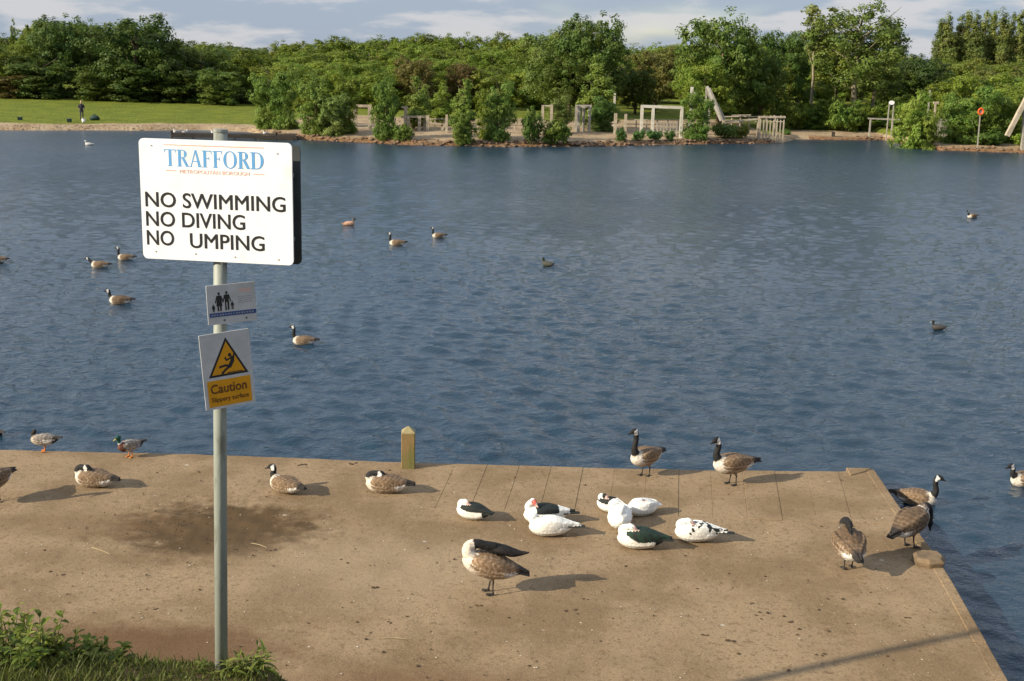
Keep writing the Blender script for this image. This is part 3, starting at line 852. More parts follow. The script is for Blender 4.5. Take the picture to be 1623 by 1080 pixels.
from mathutils import noise as mnoise
# ================================================================ the sign on its pole
m_white = mat('white sign face', (0.80, 0.80, 0.80), 0.35, (0.68, 0.68, 0.64), 5.0, spec=0.4, lo=0.5, hi=0.8)
m_offwhite = mat('weathered white plastic', (0.47, 0.47, 0.47), 0.5, (0.40, 0.41, 0.40), 12.0, spec=0.4)
m_signback = mat('shade-darkened sign back', (0.045, 0.052, 0.05), 0.6, (0.03, 0.035, 0.033), 6.0)  # front board's shade put into this grey metal's colour
m_pole = mat('green grey painted steel', (0.27, 0.29, 0.25), 0.55, (0.16, 0.165, 0.13), 13.0, 0.25, 30, spec=0.4, lo=0.5, hi=0.72, stretch=(1, 1, 0.3))
m_black = mat('black print', (0.018, 0.018, 0.02), 0.5, (0.022, 0.022, 0.022))
m_blue = mat('blue print', (0.10, 0.30, 0.58), 0.5, (0.13, 0.34, 0.60), 20)
m_red = mat('faded red print', (0.72, 0.36, 0.27), 0.5, (0.74, 0.46, 0.37), 60)
m_navy = mat('navy print', (0.035, 0.07, 0.20), 0.5, (0.04, 0.08, 0.21))
m_amber = mat('amber print', (0.60, 0.27, 0.008), 0.5, (0.55, 0.25, 0.008), 14)
m_brown_txt = mat('brown print', (0.10, 0.045, 0.015), 0.5, (0.11, 0.05, 0.017))
m_grey_txt = mat('grey print', (0.26, 0.26, 0.27), 0.5, (0.30, 0.30, 0.31))
m_bolt = mat('bolt', (0.42, 0.42, 0.41), 0.45, (0.35, 0.34, 0.32), metal=0.4)
m_rust = mat('rusty bolt', (0.45, 0.28, 0.18), 0.7, (0.36, 0.2, 0.12), 60)
m_clip = mat('dark steel clamp', (0.07, 0.07, 0.07), 0.5, metal=0.5)

sign = empty('sign_post', pole_base)
tag(sign, 'grey-green pole carrying a large white NO SWIMMING board above two small signs', 'sign')
pole_top = atd(349.5, 209, POLE_Y)
axis = (pole_top - pole_base)
PXM = FPX / (ray(348, 540).normalized().dot(_f) and (atd(348, 600, POLE_Y) - Vector((0, 0, CAM_H))).dot(_f))   # photo pixels per metre at the pole
s = MB()
s.tube([(0, 0, -0.5), axis * 0.5, axis], 0.0385, 20)
pole = s.build('pole', m_pole, sign, True)
s = MB(); s.tube([axis - axis.normalized() * 0.002, axis + axis.normalized() * 0.014], 0.0415, 20)
s.build('pole_cap', m_pole, sign, False)

def frame_at(px, py, dist, yaw, tilt=0.0):
    """matrix of a board: local x right, y up, z out of the face; origin at the photo pixel at distance dist"""
    o_ = atd(px, py, dist) - pole_base
    ax = axis.normalized()
    n_ = Vector((math.sin(yaw), -math.cos(yaw), 0))
    xx = Vector((math.cos(yaw), math.sin(yaw), 0))
    M = Matrix(((xx.x, 0, n_.x, o_.x), (xx.y, 0, n_.y, o_.y), (xx.z, 1, n_.z, o_.z), (0, 0, 0, 1)))
    return M @ Matrix.Rotation(tilt, 4, 'Z')
def px_scale(px, py, dist, yaw):
    """photo pixels per metre along a board turned by yaw, and up it"""
    v = atd(px, py, dist) - Vector((0, 0, CAM_H)); zc = v.dot(_f); xr = v.dot(_r) / zc; yr = v.dot(_u) / zc
    d = Vector((math.cos(yaw), math.sin(yaw), 0)); u_ = Vector((0, 0, 1))
    return FPX / zc * (d.dot(_r) - xr * d.dot(_f)), FPX / zc * (u_.dot(_u) - yr * u_.dot(_f))
def rrect(x0, y0, x1, y1, r, n=6):
    P_ = []
    for cx, cy, a0 in ((x1 - r, y0 + r, -90), (x1 - r, y1 - r, 0), (x0 + r, y1 - r, 90), (x0 + r, y0 + r, 180)):
        for i in range(n + 1):
            a = R(a0 + 90 * i / n); P_.append((cx + r * math.cos(a), cy + r * math.sin(a)))
    return P_
def text_mesh(name, txt, height, width=None, spacing=1.0, bold=0.0):
    cu = bpy.data.curves.new(name + '_curve', 'FONT')
    cu.body = txt; cu.size = 1.0; cu.space_character = spacing; cu.extrude = 0.004; cu.bevel_depth = bold; cu.bevel_resolution = 0; cu.resolution_u = 4
    tmp = bpy.data.objects.new(name + '_tmp', cu); COL.objects.link(tmp)
    dg = bpy.context.evaluated_depsgraph_get()
    me = bpy.data.meshes.new_from_object(tmp.evaluated_get(dg))
    bpy.data.objects.remove(tmp); bpy.data.curves.remove(cu)
    co = np.zeros(len(me.vertices) * 3, np.float32); me.vertices.foreach_get('co', co); co = co.reshape(-1, 3)
    x0, x1, y0, y1 = co[:, 0].min(), co[:, 0].max(), 0.0, 0.729
    sy = height / y1; sx = (width / (x1 - x0)) if width else sy
    co[:, 0] = (co[:, 0] - x0) * sx; co[:, 1] *= sy; co[:, 2] *= 0.15
    me.vertices.foreach_set('co', co.ravel()); me.update(); me.name = name
    me.materials.clear()
    return me
def place(name, me, material, parent, M):
    me.transform(M); return obj(name, me, material, parent)

# --- the big board.  local units: photo pixels / PXM, origin at the board's top left corner
by = R(-9.0)
_a, _b = px_scale(343, 320, POLE_Y - 0.055, by); BW, BH = 240 / _a, 191 / _b
M = frame_at(343, 320, POLE_Y - 0.055, by)
ux = BW / 240.0
uy = BH / 191.0
def bx_(px): return (px - 343) * ux
def bz_(py): return -(py - 320) * uy
s = MB(); s.prism(rrect(bx_(223), bz_(416), bx_(463), bz_(224), 0.028), -0.006, 0.006, M)
board = s.build('sign_board', m_white, sign)
board['label'] = 'large white board with black NO SWIMMING lettering'
lines = [('NO SWIMMING', 230, 452, 304, 330, 1.0), ('NO DIVING', 230, 388, 335.5, 361, 1.0), ('NO', 230, 274, 366.5, 391.5, 1.0), ('UMPING', 299.5, 418, 368.5, 393.5, 1.0)]
for txt, x0, x1, y0, y1, sp in lines:
    slope = -(0.013) * ((x0 + x1) / 2 - 343)
    shift = 8.0 * (1 - (x1 - 223) / 240.0) * 0
    # the photographed rows run down to the right because the board is turned; take that out again
    yb = y1 - 0.030 * (x0 - 343) * 0
    me = text_mesh('lettering', txt, 24.5 * uy, (x1 - x0) * ux, 1.0, 0.012)
    place('lettering', me, m_black, board, M @ Matrix.Translation((bx_(x0), bz_(yb + 1.5), 0.0068)))
# TRAFFORD in thick-and-thin serif capitals
def serif_word(word, x0, x1, y0, y1):
    s_ = MB(); z = [0.0]
    H_ = y1 - y0
    def P(poly):
        z[0] += 0.00001
        s_.prism(poly, -0.0006, -0.0003 + z[0])
    def rect(a, b, c, d): P([(a, b), (c, b), (c, d), (a, d)])
    def bowl(cx, cy, rx, ry, a0, a1, thick, thin, n=18):
        O, I = [], []
        for i in range(n + 1):
            a = R(a0 + (a1 - a0) * i / n)
            t_ = thin + (thick - thin) * abs(math.cos(a)) ** 1.3
            O.append((cx + rx * math.cos(a), cy + ry * math.sin(a)))
            I.append((cx + (rx - t_) * math.cos(a), cy + (ry - min(t_, thin * 1.2)) * math.sin(a)))
        for i in range(n): P([O[i], O[i + 1], I[i + 1], I[i]])
    wd = {'T': .86, 'R': .86, 'A': .88, 'F': .72, 'O': .98, 'D': .96}
    tot = sum(wd[c_] for c_ in word); k = (x1 - x0) / (tot * H_) ; x = x0
    for ch in word:
        W_ = wd[ch] * H_ * k * 0.94; st = 0.20 * H_ * k; th = 0.055 * H_; sf = 0.06 * H_
        X = lambda f: x + f * W_
        if ch == 'T':
            rect(X(.5) - st / 2, y0, X(.5) + st / 2, y1); rect(X(0), y1 - th, X(1), y1); rect(X(.3), y0, X(.7), y0 + sf * .7)
            P([(X(0), y1 - th), (X(0), y1 - .24 * H_), (X(.1), y1 - th)]); P([(X(1), y1 - th), (X(.9), y1 - th), (X(1), y1 - .24 * H_)])
        elif ch in 'RF':
            rect(X(.12), y0, X(.12) + st, y1); rect(X(0), y0, X(.12) + st + .1 * W_, y0 + sf * .7)
            if ch == 'F':
                rect(X(0), y1 - th, X(.95), y1); rect(X(.12), y0 + .5 * H_, X(.7), y0 + .5 * H_ + th)
                P([(X(.95), y1 - th), (X(.85), y1 - th), (X(.95), y1 - .26 * H_)]); rect(X(.66), y0 + .42 * H_, X(.71), y0 + .64 * H_)
            else:
                rect(X(0), y1 - th, X(.5), y1); bowl(X(.48), y0 + .75 * H_, .38 * W_, .25 * H_, -90, 90, st, th)
                rect(X(.2), y0 + .5 * H_, X(.5), y0 + .5 * H_ + th)
                P([(X(.42), y0 + .5 * H_), (X(.42) + st, y0 + .5 * H_), (X(1.02), y0), (X(1.02) - st, y0)])
        elif ch == 'A':
            P([(X(.5) - st * .15, y1), (X(.5) + st * .45, y1), (X(.97), y0), (X(.97) - st, y0)])
            P([(X(.5) - st * .15, y1), (X(.5) + th, y1), (X(.08) + th * 1.1, y0), (X(.08), y0)])
            rect(X(.22), y0 + .3 * H_, X(.75), y0 + .3 * H_ + th); rect(X(-.02), y0, X(.22), y0 + sf * .7); rect(X(.7), y0, X(1.06), y0 + sf * .7)
        elif ch == 'O':
            bowl(X(.5), y0 + .5 * H_, .5 * W_, .52 * H_, 0, 360, st, th, 30)
        elif ch == 'D':
            rect(X(.1), y0, X(.1) + st, y1); rect(X(0), y1 - th, X(.5), y1); rect(X(0), y0, X(.5), y0 + th)
            bowl(X(.46), y0 + .5 * H_, .52 * W_, .5 * H_, -90, 90, st, th, 20)
        x += wd[ch] * H_ * k
    return s_.mesh('lettering')
me = serif_word('TRAFFORD', bx_(263), bx_(421), bz_(266.5), bz_(240))
place('lettering', me, m_blue, board, M @ Matrix.Translation((0, 0, 0.0068)))
me = text_mesh('lettering', 'METROPOLITAN BOROUGH', 6.2 * uy, 110 * ux)
place('lettering', me, m_red, board, M @ Matrix.Translation((bx_(287), bz_(277), 0.0068)))
s = MB()
for (x0, y0, x1, y1) in ((263, 232.2, 420, 233.4), (265, 272.6, 281, 273.8), (403, 273.6, 420, 274.8)):
    s.prism([(bx_(x0), bz_(y1)), (bx_(x1), bz_(y1)), (bx_(x1), bz_(y0)), (bx_(x0), bz_(y0))], 0.0062, 0.0075, M)
s.build('ruled_line', m_red, board)
for (x, y, mm) in ((243, 235, m_bolt), (441, 241, m_bolt), (244, 404, m_bolt), (308, 405, m_bolt), (371, 407, m_bolt), (440, 408, m_rust)):
    s = MB(); s.tube([M @ Vector((bx_(x), bz_(y), 0.004)), M @ Vector((bx_(x), bz_(y), 0.0085))], 0.0048, 10)
    s.build('bolt', mm, board)
# --- second board, back to back behind the pole
M2 = frame_at(358, 321, POLE_Y + 0.085, R(-9.0))
s = MB(); s.prism(rrect(-BW / 2, -BH / 2, BW / 2, BH / 2 , 0.028), -0.006, 0.006, M2)
bb = s.build('back_board', m_signback, sign)
bb['label'] = 'second board behind the first, its shade-darkened back towards us'
for dz in (0.17, -0.19):
    s = MB(); s.bar(M2 @ Vector((-BW * .42, dz, 0.018)), M2 @ Vector((BW * .46, dz, 0.018)), 0.03, 0.022)
    s.build('rail', m_bolt, bb)
    s = MB(); s.bar(M @ Vector((-BW * .42, dz, -0.017)), M @ Vector((BW * .42, dz, -0.017)), 0.03, 0.02)
    s.build('rail', m_bolt, board)
# --- family sign
fy = R(28)
_a, _b = px_scale(367, 481, POLE_Y - 0.066, fy); FW, FH = 77 / _a, 62 / _b
M = frame_at(367, 481, POLE_Y - 0.066, fy, R(2.2))
s = MB(); s.prism(rrect(-FW / 2, -FH / 2, FW / 2, FH / 2, 0.006, 3), -0.004, 0.004, M)
fam = s.build('family_sign', m_offwhite, sign); fam['label'] = 'small white sign with a black family of four and a blue band'
fux, fuy = FW / 77, FH / 62
def person_icon(s_, cx, base, h, skirt, M):
    Z0, Z1 = 0.0042, 0.0056
    def X(u): return cx + u * h * .8
    def Y(v): return base + v * h
    s_.prism([(X(.075 * math.cos(a)), Y(.92 + .075 * math.sin(a))) for a in np.linspace(0, 2 * math.pi, 13)[:-1]], Z0, Z1, M)
    if skirt:
        s_.prism([(X(-.11), Y(.82)), (X(-.20), Y(.26)), (X(.20), Y(.26)), (X(.11), Y(.82))], Z0, Z1 + .0001, M)
    else:
        s_.prism([(X(-.15), Y(.82)), (X(-.12), Y(.42)), (X(.12), Y(.42)), (X(.15), Y(.82))], Z0, Z1 + .0001, M)
    for sg in (-1, 1):
        s_.prism([(X(sg * .10 + .05), Y(.45)), (X(sg * .08 - .055), Y(.45)), (X(sg * .08 - .05), Y(0)), (X(sg * .08 + .05), Y(0))][::-1], Z0, Z1 + .0002, M)
        s_.prism([(X(sg * .13 + .035), Y(.80)), (X(sg * .13 - .035), Y(.80)), (X(sg * .25 - .035), Y(.44)), (X(sg * .25 + .035), Y(.44))][::-1], Z0, Z1 + .0003, M)
for (x, b_, h, sk) in ((-19.5, -10, 30, True), (-7.5, -9.5, 30, False), (-29, -10.5, 12, True), (0.8, -9, 13, False)):
    s = MB(); person_icon(s, x * fux, b_ * fuy, h * fuy, sk, M); s.build('figure_print', m_black, fam)
s = MB(); s.prism([(-36 * fux, -19 * fuy), (38.2 * fux, -19 * fuy), (38.2 * fux, -12.5 * fuy), (-36 * fux, -12.5 * fuy)], 0.0042, 0.0052, M); s.build('blue_band', m_navy, fam)
rl = random.Random(8)
s = MB()                                     # worn, unreadable small print on the band and to the right
for i in range(16):
    x = -33 + i * 4.3
    s.prism([(x * fux, -17 * fuy), ((x + rl.uniform(1.5, 3.4)) * fux, -17 * fuy), ((x + rl.uniform(1.5, 3.2)) * fux, -14.8 * fuy), (x * fux, -14.8 * fuy)], 0.0053, 0.0058, M)
s.build('worn_print', m_grey_txt, fam)
s = MB()
for j, yy in enumerate((9, 6, 3, 0)):
    x = 10
    while x < 31:
        w_ = rl.uniform(1.5, 4); s.prism([(x * fux, yy * fuy), ((x + w_) * fux, yy * fuy), ((x + w_) * fux, (yy + 1.2) * fuy), (x * fux, (yy + 1.2) * fuy)], 0.0042, 0.0048, M); x += w_ + 1
s.build('worn_print', m_grey_txt, fam)
s = MB()
for yy in (20, 16.5):
    x = 11 if yy > 18 else 15
    while x < 30:
        w_ = rl.uniform(1.5, 3.2); s.prism([(x * fux, yy * fuy), ((x + w_) * fux, yy * fuy), ((x + w_) * fux, (yy + 2) * fuy), (x * fux, (yy + 2) * fuy)], 0.0042, 0.0048, M); x += w_ + .9
s.build('worn_print', m_red, fam)
for x in (-13, 22):
    s = MB(); s.tube([M @ Vector((x * fux, -25 * fuy, 0.003)), M @ Vector((x * fux, -25 * fuy, 0.008))], 0.005, 9); s.build('bolt', m_clip, fam)
# clamp under it
s = MB(); q = axis * ((1046 - 518) / (1046 - 209.0)); s.tube([q - axis.normalized() * .012, q + axis.normalized() * .012], 0.043, 16); s.box(q + Vector((0.045, -0.02, 0)), (0.03, 0.03, 0.022))
s.build('clamp', m_clip, sign)
# --- caution sign
cy_ = R(30)
_a, _b = px_scale(360, 586, POLE_Y - 0.075, cy_); CW, CH = 79 / _a, 119 / _b
M = frame_at(360.5, 586, POLE_Y - 0.075, cy_, R(4.0))
# hangs slightly crooked
s = MB(); s.prism(rrect(-CW / 2, -CH / 2, CW / 2, CH / 2, 0.004, 2), -0.004, 0.004, M)
cau = s.build('caution_sign', m_offwhite, sign); cau['label'] = 'crooked white and amber Caution sign with a slipping figure in a triangle'
cu_, cv_ = CW / 80, CH / 120
def tri(sz, z0, z1, cx=1.0, cy0=23.0):
    h = 62.0
    pts_ = [(-32, -32), (32, -32), (0, 29)]
    c_ = (0, -11.7)
    return [((cx + c_[0] + (p[0] - c_[0]) * sz) * cu_, (cy0 + c_[1] + (p[1] - c_[1]) * sz) * cv_) for p in pts_], z0, z1
p_, a_, b2 = tri(1.0, 0.0042, 0.005); s = MB(); s.prism(p_, a_, b2, M); s.build('triangle_border', m_black, cau)
p_, a_, b2 = tri(0.83, 0.0045, 0.0056); s = MB(); s.prism(p_, a_, b2, M); s.build('triangle_field', m_amber, cau)
s = MB(); s.prism([(-34.5 * cu_, -56 * cv_), (35 * cu_, -56 * cv_), (35 * cu_, -14 * cv_), (-34.5 * cu_, -14 * cv_)], 0.0042, 0.005, M); s.build('amber_panel', m_amber, cau)
s = MB(); z = 0.0058
def limb(pts_, w_):
    global z
    for (a, b_) in zip(pts_[:-1], pts_[1:]):
        d = Vector((b_[0] - a[0], b_[1] - a[1])); n_ = Vector((-d.y, d.x)).normalized() * w_ / 2; e = d.normalized() * w_ * .3
        P4 = [(a[0] - n_.x - e.x, a[1] - n_.y - e.y), (b_[0] - n_.x + e.x, b_[1] - n_.y + e.y), (b_[0] + n_.x + e.x, b_[1] + n_.y + e.y), (a[0] + n_.x - e.x, a[1] + n_.y - e.y)]
        z += 0.00005
        s.prism([((x + 1) * cu_, (y + 23) * cv_) for x, y in P4], 0.0052, z, M)
limb([(8.5, -4), (7.5, -10), (3, -17.5)], 6.0)               # torso, leaning back
limb([(3, -17), (-5, -15.5), (-13, -17)], 3.6)               # kicking leg
limb([(2, -18.5), (-4, -22), (-10, -27.5)], 3.6)
limb([(7, -4), (-1.5, -7.5), (-3.5, -3)], 2.6)
limb([(9.5, -5), (11.5, 1.5)], 2.6)
s.prism([((4.2 + 2.7 * math.cos(a) + 1) * cu_, (0.2 + 3.0 * math.sin(a) + 23) * cv_) for a in np.linspace(0, 2 * math.pi, 13)[:-1]], 0.0052, z + .0001, M)
s.prism([((x + 1) * cu_, (y + 23) * cv_) for x, y in ((-2, -28.0), (22, -28.0), (22, -26.8), (-2, -26.8))], 0.0052, z + .0002, M)
s.build('figure_print', m_black, cau)
me = text_mesh('lettering', 'Caution', 15 * cv_, 58 * cu_, 1.0, 0.014); place('lettering', me, m_brown_txt, cau, M @ Matrix.Translation((-30 * cu_, -34.5 * cv_, 0.0056)))
me = text_mesh('lettering', 'Slippery surface', 7.5 * cv_, 60 * cu_, 1.0, 0.008); place('lettering', me, m_brown_txt, cau, M @ Matrix.Translation((-30 * cu_, -48 * cv_, 0.0056)))

# ================================================================ birds
m_feather = attr_mat('plumage')
m_feather_w = attr_mat('white plumage', nscale=34, namt=0.10, bump=0.25)
m_eye = mat('bird eye', (0.01, 0.008, 0.006), 0.15, spec=0.6)

def loft(mb, st, n=14, ref=(0, 1, 0)):
    """st: list of (point, half width, half height)"""
    pts = [Vector(a[0]) for a in st]
    lat = Vector(ref); rings = []
    for i, p in enumerate(pts):
        d = (pts[min(i + 1, len(pts) - 1)] - pts[max(i - 1, 0)]).normalized()
        lat = (lat - d * lat.dot(d)).normalized()
        up = d.cross(lat)
        rings.append([p + lat * math.cos(2 * math.pi * k / n) * st[i][1] + up * math.sin(2 * math.pi * k / n) * st[i][2] for k in range(n)])
    V = [q for r_ in rings for q in r_] ; F = []
    for i in range(len(pts) - 1):
        for k in range(n): F.append((i * n + k, i * n + (k + 1) % n, (i + 1) * n + (k + 1) % n, (i + 1) * n + k))
    F.append(tuple(range(n - 1, -1, -1))); F.append(tuple((len(pts) - 1) * n + k for k in range(n)))
    mb.add(V, F)
def spline(ctrl, m):
    """Catmull-Rom through (point, w, h) stations"""
    out_ = []
    C = [(Vector(a), b_, c_) for a, b_, c_ in ctrl]
    for i in range(len(C) - 1):
        p0, p1, p2, p3 = C[max(i - 1, 0)], C[i], C[i + 1], C[min(i + 2, len(C) - 1)]
        for k in range(m):
            t_ = k / m
            def cr(a, b_, c_, d_): return 0.5 * ((2 * b_) + (c_ - a) * t_ + (2 * a - 5 * b_ + 4 * c_ - d_) * t_ * t_ + (3 * b_ - a - 3 * c_ + d_) * t_ ** 3)
            out_.append((cr(p0[0], p1[0], p2[0], p3[0]), max(cr(p0[1], p1[1], p2[1], p3[1]), .002), max(cr(p0[2], p1[2], p2[2], p3[2]), .002)))
    out_.append(C[-1])
    return out_

def organic(name, prims, voxel, colour, material, smooth_it=4, ratio=1.0):
    """fuse labelled lofts into one continuous skin; colour(label, p, t) gives the plumage of each region"""
    mb = MB(); kd_pts = []
    for lab, st, ref in prims:
        stn = spline(st, 4) if len(st) > 2 else st
        o0 = len(mb.v)
        loft(mb, stn, 14, ref)
        for i, v_ in enumerate(mb.v[o0:]): kd_pts.append((v_, lab, (i // 14) / max(len(stn) - 1, 1)))
    me = mb.mesh(name + '_raw')
    tmp = bpy.data.objects.new(name + '_raw', me); COL.objects.link(tmp)
    m_ = tmp.modifiers.new('fuse', 'REMESH'); m_.mode = 'VOXEL'; m_.voxel_size = voxel; m_.use_smooth_shade = True
    m2 = tmp.modifiers.new('smooth', 'SMOOTH'); m2.iterations = smooth_it; m2.factor = 0.5
    if ratio < 1: m3 = tmp.modifiers.new('thin', 'DECIMATE'); m3.ratio = ratio
    dg = bpy.context.evaluated_depsgraph_get()
    res = bpy.data.meshes.new_from_object(tmp.evaluated_get(dg))
    bpy.data.objects.remove(tmp); bpy.data.meshes.remove(me)
    res.name = name
    if voxel < .0125:                                       # ruffled feather clumps
        nv = len(res.vertices); co = np.zeros(nv * 3, np.float32); no = np.zeros(nv * 3, np.float32)
        res.vertices.foreach_get('co', co); res.vertices.foreach_get('normal', no); co = co.reshape(-1, 3); no = no.reshape(-1, 3)
        for i in range(nv):
            x_, y_, z_ = (float(c_) for c_ in co[i])
            co[i] += no[i] * ((mnoise.noise(Vector((x_ * 30, y_ * 46, z_ * 46))) * .0028 + mnoise.noise(Vector((x_, y_, z_)) * 85) * .0008) * min(1, voxel / .0085))
        res.vertices.foreach_set('co', co.ravel()); res.update()
    kd = KDTree(len(kd_pts))
    for i, (v_, l_, t_) in enumerate(kd_pts): kd.insert(v_, i)
    kd.balance()
    cols = np.ones((len(res.vertices), 4), np.float32)
    for v_ in res.vertices:
        _, i, _ = kd.find(v_.co)
        q_ = v_.co + Vector((mnoise.noise(v_.co * 34), mnoise.noise(v_.co * 34 + Vector((7, 3, 1))), mnoise.noise(v_.co * 34 + Vector((2, 9, 5))))) * 0.008
        cols[v_.index, :3] = colour(kd_pts[i][1], q_, kd_pts[i][2], v_.normal)
    a = res.color_attributes.new('Col', 'FLOAT_COLOR', 'POINT'); a.data.foreach_set('color', cols.ravel())
    res.materials.clear(); res.materials.append(material)
    res.polygons.foreach_set('use_smooth', np.ones(len(res.polygons), bool))
    return res
def lerp3(a, b_, f):
    f = min(max(f, 0), 1); return tuple(x + (y - x) * f for x, y in zip(a, b_))

YY = (0, 1, 0)
def body_prims(z0, k=1.0, fat=1.0, tail_up=0.0, tilt=0.0, wing=True, tail_len=1.0):
    """trunk, wings and tail of a duck or goose facing +x; z0 = height of the trunk's axis"""
    def Z(x, dz): return z0 + dz * k + tilt * x
    def q(x, dz, y=0.0): return (x * k, y * k, Z(x * k, dz))
    P_ = [('body', [(q(-.33, .015 + tail_up), .035 * k, .018 * k), (q(-.27, .005), .075 * k, .05 * k), (q(-.17, .0), .115 * k * fat, .098 * k * fat), (q(-.03, .0), .140 * k * fat, .128 * k * fat), (q(.10, .0), .140 * k * fat, .128 * k * fat), (q(.20, .022), .110 * k * fat, .108 * k * fat), (q(.262, .05), .06 * k, .065 * k)], YY),
          ('tail', [(q(-.24, .02 + tail_up * .5), .075 * k, .022 * k), (q(-.33, .022 + tail_up), .07 * k, .014 * k), (q(-.33 - .11 * tail_len, .02 + tail_up * 1.5), .052 * k, .008 * k)], YY)]
    if wing:
        P_.append(('wing', [(q(.18, .06), .07 * k * fat, .03 * k), (q(.06, .098), .105 * k * fat, .04 * k), (q(-.10, .10), .098 * k * fat, .04 * k), (q(-.24, .075), .06 * k, .026 * k), (q(-.36, .06 + tail_up * .8), .03 * k, .012 * k)], YY))
        for sg in (-1, 1):
            P_.append(('wing', [(q(.17, .045, sg * .092 * fat), .018 * k, .045 * k), (q(.10, .045, sg * .118 * fat), .03 * k, .078 * k), (q(-.06, .05, sg * .115 * fat), .032 * k, .085 * k), (q(-.22, .055, sg * .075), .024 * k, .052 * k), (q(-.36, .058 + tail_up * .8, sg * .025), .016 * k, .02 * k), (q(-.44, .055 + tail_up, sg * .012), .01 * k, .008 * k)], YY))
    return P_
def head_prims(c, d, k=1.0, bill=1.0, ref=None):
    """head centred at c looking along d"""
    c = Vector(c); d = Vector(d).normalized()
    lat = Vector((-d.y, d.x, 0))
    lat = lat.normalized() if lat.length > .1 else Vector(YY)
    dn = d.cross(lat) * -1
    if dn.z > 0: dn = -dn
    r_ = tuple(lat)
    hd = [(c - d * .052 * k + dn * .004 * k, .018 * k, .018 * k), (c - d * .03 * k, .033 * k, .036 * k), (c, .035 * k, .040 * k), (c + d * .032 * k + dn * .004 * k, .028 * k, .030 * k), (c + d * .052 * k + dn * .012 * k, .017 * k, .020 * k)]
    bl = [(c + d * .042 * k + dn * .012 * k, .018 * k, .018 * k), (c + d * (.042 + .03 * bill) * k + dn * .018 * k, .014 * k, .012 * k), (c + d * (.042 + .062 * bill) * k + dn * .024 * k, .011 * k, .006 * k)]
    return [('head', hd, r_), ('bill', bl, r_)], lat, dn
def legs_prims(z0, k=1.0, spread=.055, step=(0, 0), lean=0.0):
    P_ = []
    for sg, dx in ((-1, step[0]), (1, step[1])):
        y = sg * spread * k
        kn = (-.035 * k + dx * .5, y, z0 * .5); ft = (-.02 * k + dx, y, .014)
        P_.append(('thigh', [((0, y, z0 - .03 * k), .055 * k, .055 * k), ((-.012 * k, y, z0 - .10 * k), .034 * k, .036 * k), (kn, .014 * k, .016 * k)], YY))
        P_.append(('leg', [(kn, .013 * k, .014 * k), (((kn[0] + ft[0]) / 2, y, (kn[2] + ft[2]) / 2), .010, .011), (ft, .011, .012)], YY))
        P_.append(('foot', [((ft[0] - .022 * k, y, .011), .010, .010), ((ft[0] + .02 * k, y, .011), .022 * k, .010), ((ft[0] + .075 * k, y + sg * .006, .009), .042 * k, .008)], YY))
    return P_

# ---- plumage rules
def goose_col(k, z0, cheek=True, tone=1.0):
    def f(lab, p, t_, n):
        x, y, z = p.x / k, p.y / k, (p.z - z0) / k
        if lab in ('leg', 'foot'): return (0.035, 0.032, 0.03)
        if lab == 'bill': return (0.016, 0.016, 0.018)
        if lab == 'neck':
            return (0.017, 0.016, 0.016) if t_ > 0.27 else lerp3((0.56, 0.50, 0.42), (0.5, .45, .37), t_ * 3)
        if lab == 'head': return (0.015, 0.014, 0.014)
        if lab == 'tail': return (0.02, 0.018, 0.017) if x < -.30 else (0.6, 0.58, 0.55)
        brown = (0.165 * tone, 0.104 * tone, 0.058 * tone); dark = (0.095 * tone, 0.060 * tone, 0.036 * tone)
        if lab == 'wing':
            bar = 0.5 + 0.5 * math.sin(x * 95 + 10 * abs(z) + 2.0 * math.sin(z * 60))
            c_ = lerp3(brown, (0.27 * tone, 0.195 * tone, 0.13 * tone), 0.75 * max(0, bar) ** 3)
            if x < -.26: c_ = lerp3(c_, (0.03, 0.025, 0.022), (-.26 - x) * 14)
            return lerp3(c_, dark, max(0, (z - .11) * 12))
        # trunk
        if x < -.16 and z < .01: return lerp3((0.36, .30, .24), (0.66, 0.64, 0.60), (-.16 - x) * 20)
        side = (0.285 * tone, 0.21 * tone, 0.14 * tone)
        bar = 0.5 + 0.5 * math.sin(x * 80 + z * 30)
        c_ = lerp3(side, (0.38, 0.31, 0.24), bar * .6)
        c_ = lerp3(c_, (0.58, 0.52, 0.44), (x - .11) * 11)
        if z > .075: c_ = lerp3(c_, brown, (z - .075) * 22 * (1 if x < .17 else .2))
        return c_
    return f
CHEEK = (0.66, 0.64, 0.60)
def cheek_wrap(base, c, d, lat, dn, k):
    c = Vector(c); d = Vector(d).normalized()
    def f(lab, p, t_, n):
        if lab in ('head', 'neck'):
            r_ = p - c
            a, s_, v_ = r_.dot(d), abs(r_.dot(lat)), r_.dot(dn)
            if -.042 * k < a < .012 * k and s_ > .010 * k and -.016 * k + (a * .5) < v_ < .048 * k: return CHEEK
            if -.03 * k < a < .02 * k and v_ > .028 * k and v_ < .05 * k: return CHEEK
        return base(lab, p, t_, n)
    return f
